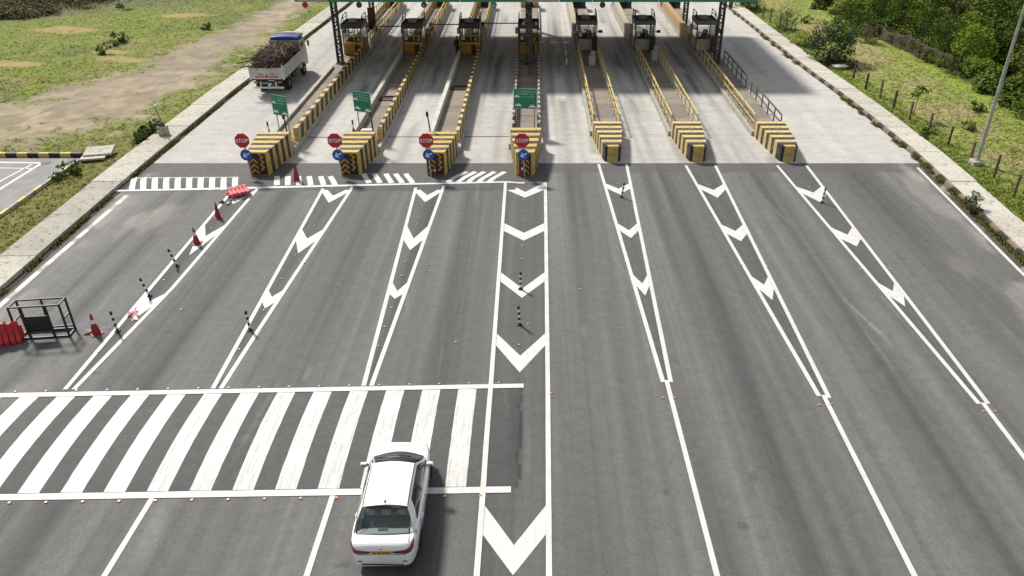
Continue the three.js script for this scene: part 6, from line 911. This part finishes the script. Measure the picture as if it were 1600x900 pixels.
{ // eroded earth bank
  const b = ground(1380, 74), c = ground(1455, 106), nU = 60, nV = 14, pos = [], idx = []; const z0 = -77, z1 = -59.6;
  for (let i = 0; i <= nU; i++) for (let j = 0; j <= nV; j++) { const t = i / nU, v = j / nV, z = lerp(z0, z1, t), x0 = lerp(30.6, 32.3, t), h = (1.05 * sst(0, 0.15, t) * sst(1, 0.9, t)) * (0.6 + 0.8 * fbm(t * 9, 3, 3)); const face = Math.min(1, v * 1.6), top = Math.max(0, v - 0.62) / 0.38; const nn = fbm(t * 45, v * 2 + 5, 4) - 0.5; pos.push(x0 + face * 0.4 + top * 0.9 + nn * 0.9 * (1 - top), landR(x0, z) - 0.1 + h * face * (1 - 0.9 * top * top) + nn * 0.2 * face, z + (fbm(t * 60, v * 6, 2) - 0.5) * 0.25); }
  for (let i = 0; i < nU; i++) for (let j = 0; j < nV; j++) { const k = i * (nV + 1) + j; idx.push(k, k + nV + 1, k + 1, k + 1, k + nV + 1, k + nV + 2); }
  const g = new THREE.BufferGeometry(); g.setAttribute('position', new THREE.Float32BufferAttribute(pos, 3)); g.setIndex(idx); g.computeVertexNormals(); const S = struct('earth_bank'); const em = M.earth.clone(); em.side = THREE.DoubleSide; em.userData.uvs = 0.4; mesh('cut_face', norm(g), em, S);
}
{ // grass blades
  const blade = (() => { const r = rngOf(9), pos = [], col = []; for (let k = 0; k < 9; k++) { const a = r() * 6.28, x = (r() - 0.5) * 0.22, z = (r() - 0.5) * 0.22, h = 0.05 + 0.07 * r(), w = 0.010 + 0.010 * r(), l = (r() - 0.5) * 0.12, dx = Math.cos(a) * w, dz = Math.sin(a) * w; pos.push(x - dx, 0, z - dz, x + dx, 0, z + dz, x + l, h, z + l * 0.7); const t = 0.8 + 0.4 * r(); for (let q = 0; q < 3; q++) col.push(t, t, t); } const g = new THREE.BufferGeometry(); g.setAttribute('position', new THREE.Float32BufferAttribute(pos, 3)); g.setAttribute('color', new THREE.Float32BufferAttribute(col, 3)); const nn = new Float32Array(pos.length); for (let i = 1; i < nn.length; i += 3) nn[i] = 1; g.setAttribute('normal', new THREE.BufferAttribute(nn, 3)); return norm(g); })();
  const gm = new THREE.MeshPhysicalMaterial({ vertexColors: true, roughness: 0.95, specularIntensity: 0.2, side: THREE.DoubleSide });
  const sow = (name, lab, n, pick, seed) => { const r = rngOf(seed), im = new THREE.InstancedMesh(blade, gm, n), m4 = new THREE.Matrix4(), cc = new THREE.Color(), Q = new THREE.Quaternion(); let k = 0, guard = 0; while (k < n && guard++ < n * 30) { const o = pick(r); if (!o) continue; const [x, y, z, c, s] = o; m4.compose(V(x, y, z), Q.setFromAxisAngle(UP, r() * 6.28), V(s, s * (0.7 + 0.6 * r()), s)); im.setMatrixAt(k, m4); const t = 0.9 + 0.25 * r(); im.setColorAt(k, cc.setRGB(c[0] * t * 1.12, c[1] * t * 1.12, c[2] * t * 1.12)); k++; } im.count = k; im.name = name; im.receiveShadow = true; im.castShadow = true; scene.add(im); tag(im, lab, 'grass', null, 'stuff'); };
  sow('field_grass', 'patchy yellow-green grass of the left field and strip', 10000, r => { const p = ground(r() * 560 - 60, -8 + 400 * Math.pow(r(), 1.3)); const [x, z] = p; if (z < -100 || x > kerbL(z) - 1.62 || (x < -25.65 && z > -41.9)) return null; const [dirt, bare, n] = grassL(x, z); if (dirt + bare + 0.5 * r() > 0.75) return null; return [x, landL(x, z), z, colL(x, z), 0.5 + 0.5 * r()]; }, 71);
  sow('verge_grass', 'dry yellow-green grass of the right verge and lawn', 11000, r => { const p = ground(1130 + r() * 480, -8 + 400 * Math.pow(r(), 1.2)); const [x, z] = p; if (z < -110 || x < kerbR(z) + 1.85 || x > FOREST_EDGE(z) + 2) return null; return [x, landR(x, z), z, colR(x, z), (x < 25.2 ? 0.75 : 0.45) + 0.55 * r()]; }, 72);
  const green = [0.06, 0.085, 0.02];
  sow('gutter_weeds', 'dark moss and weeds growing in both roadside gutters', 9000, r => { const z = -12 - Math.pow(r(), 1.2) * 76, left = r() < 0.5; const n = fbm(z * 0.8 + (left ? 0 : 40), 3, 3); if (n < (left ? 0.40 : z > -42 ? 0.30 : 0.62)) return null; const x = left ? kerbL(z) + 0.04 + 0.22 * r() * r() : kerbR(z) + 0.22 - 0.30 * r() * r(); return [x, 0.0, z, mix3(green, [0.11, 0.10, 0.03], r()), 0.6 + 0.7 * r()]; }, 73);
}
renderer.render(scene, camera);
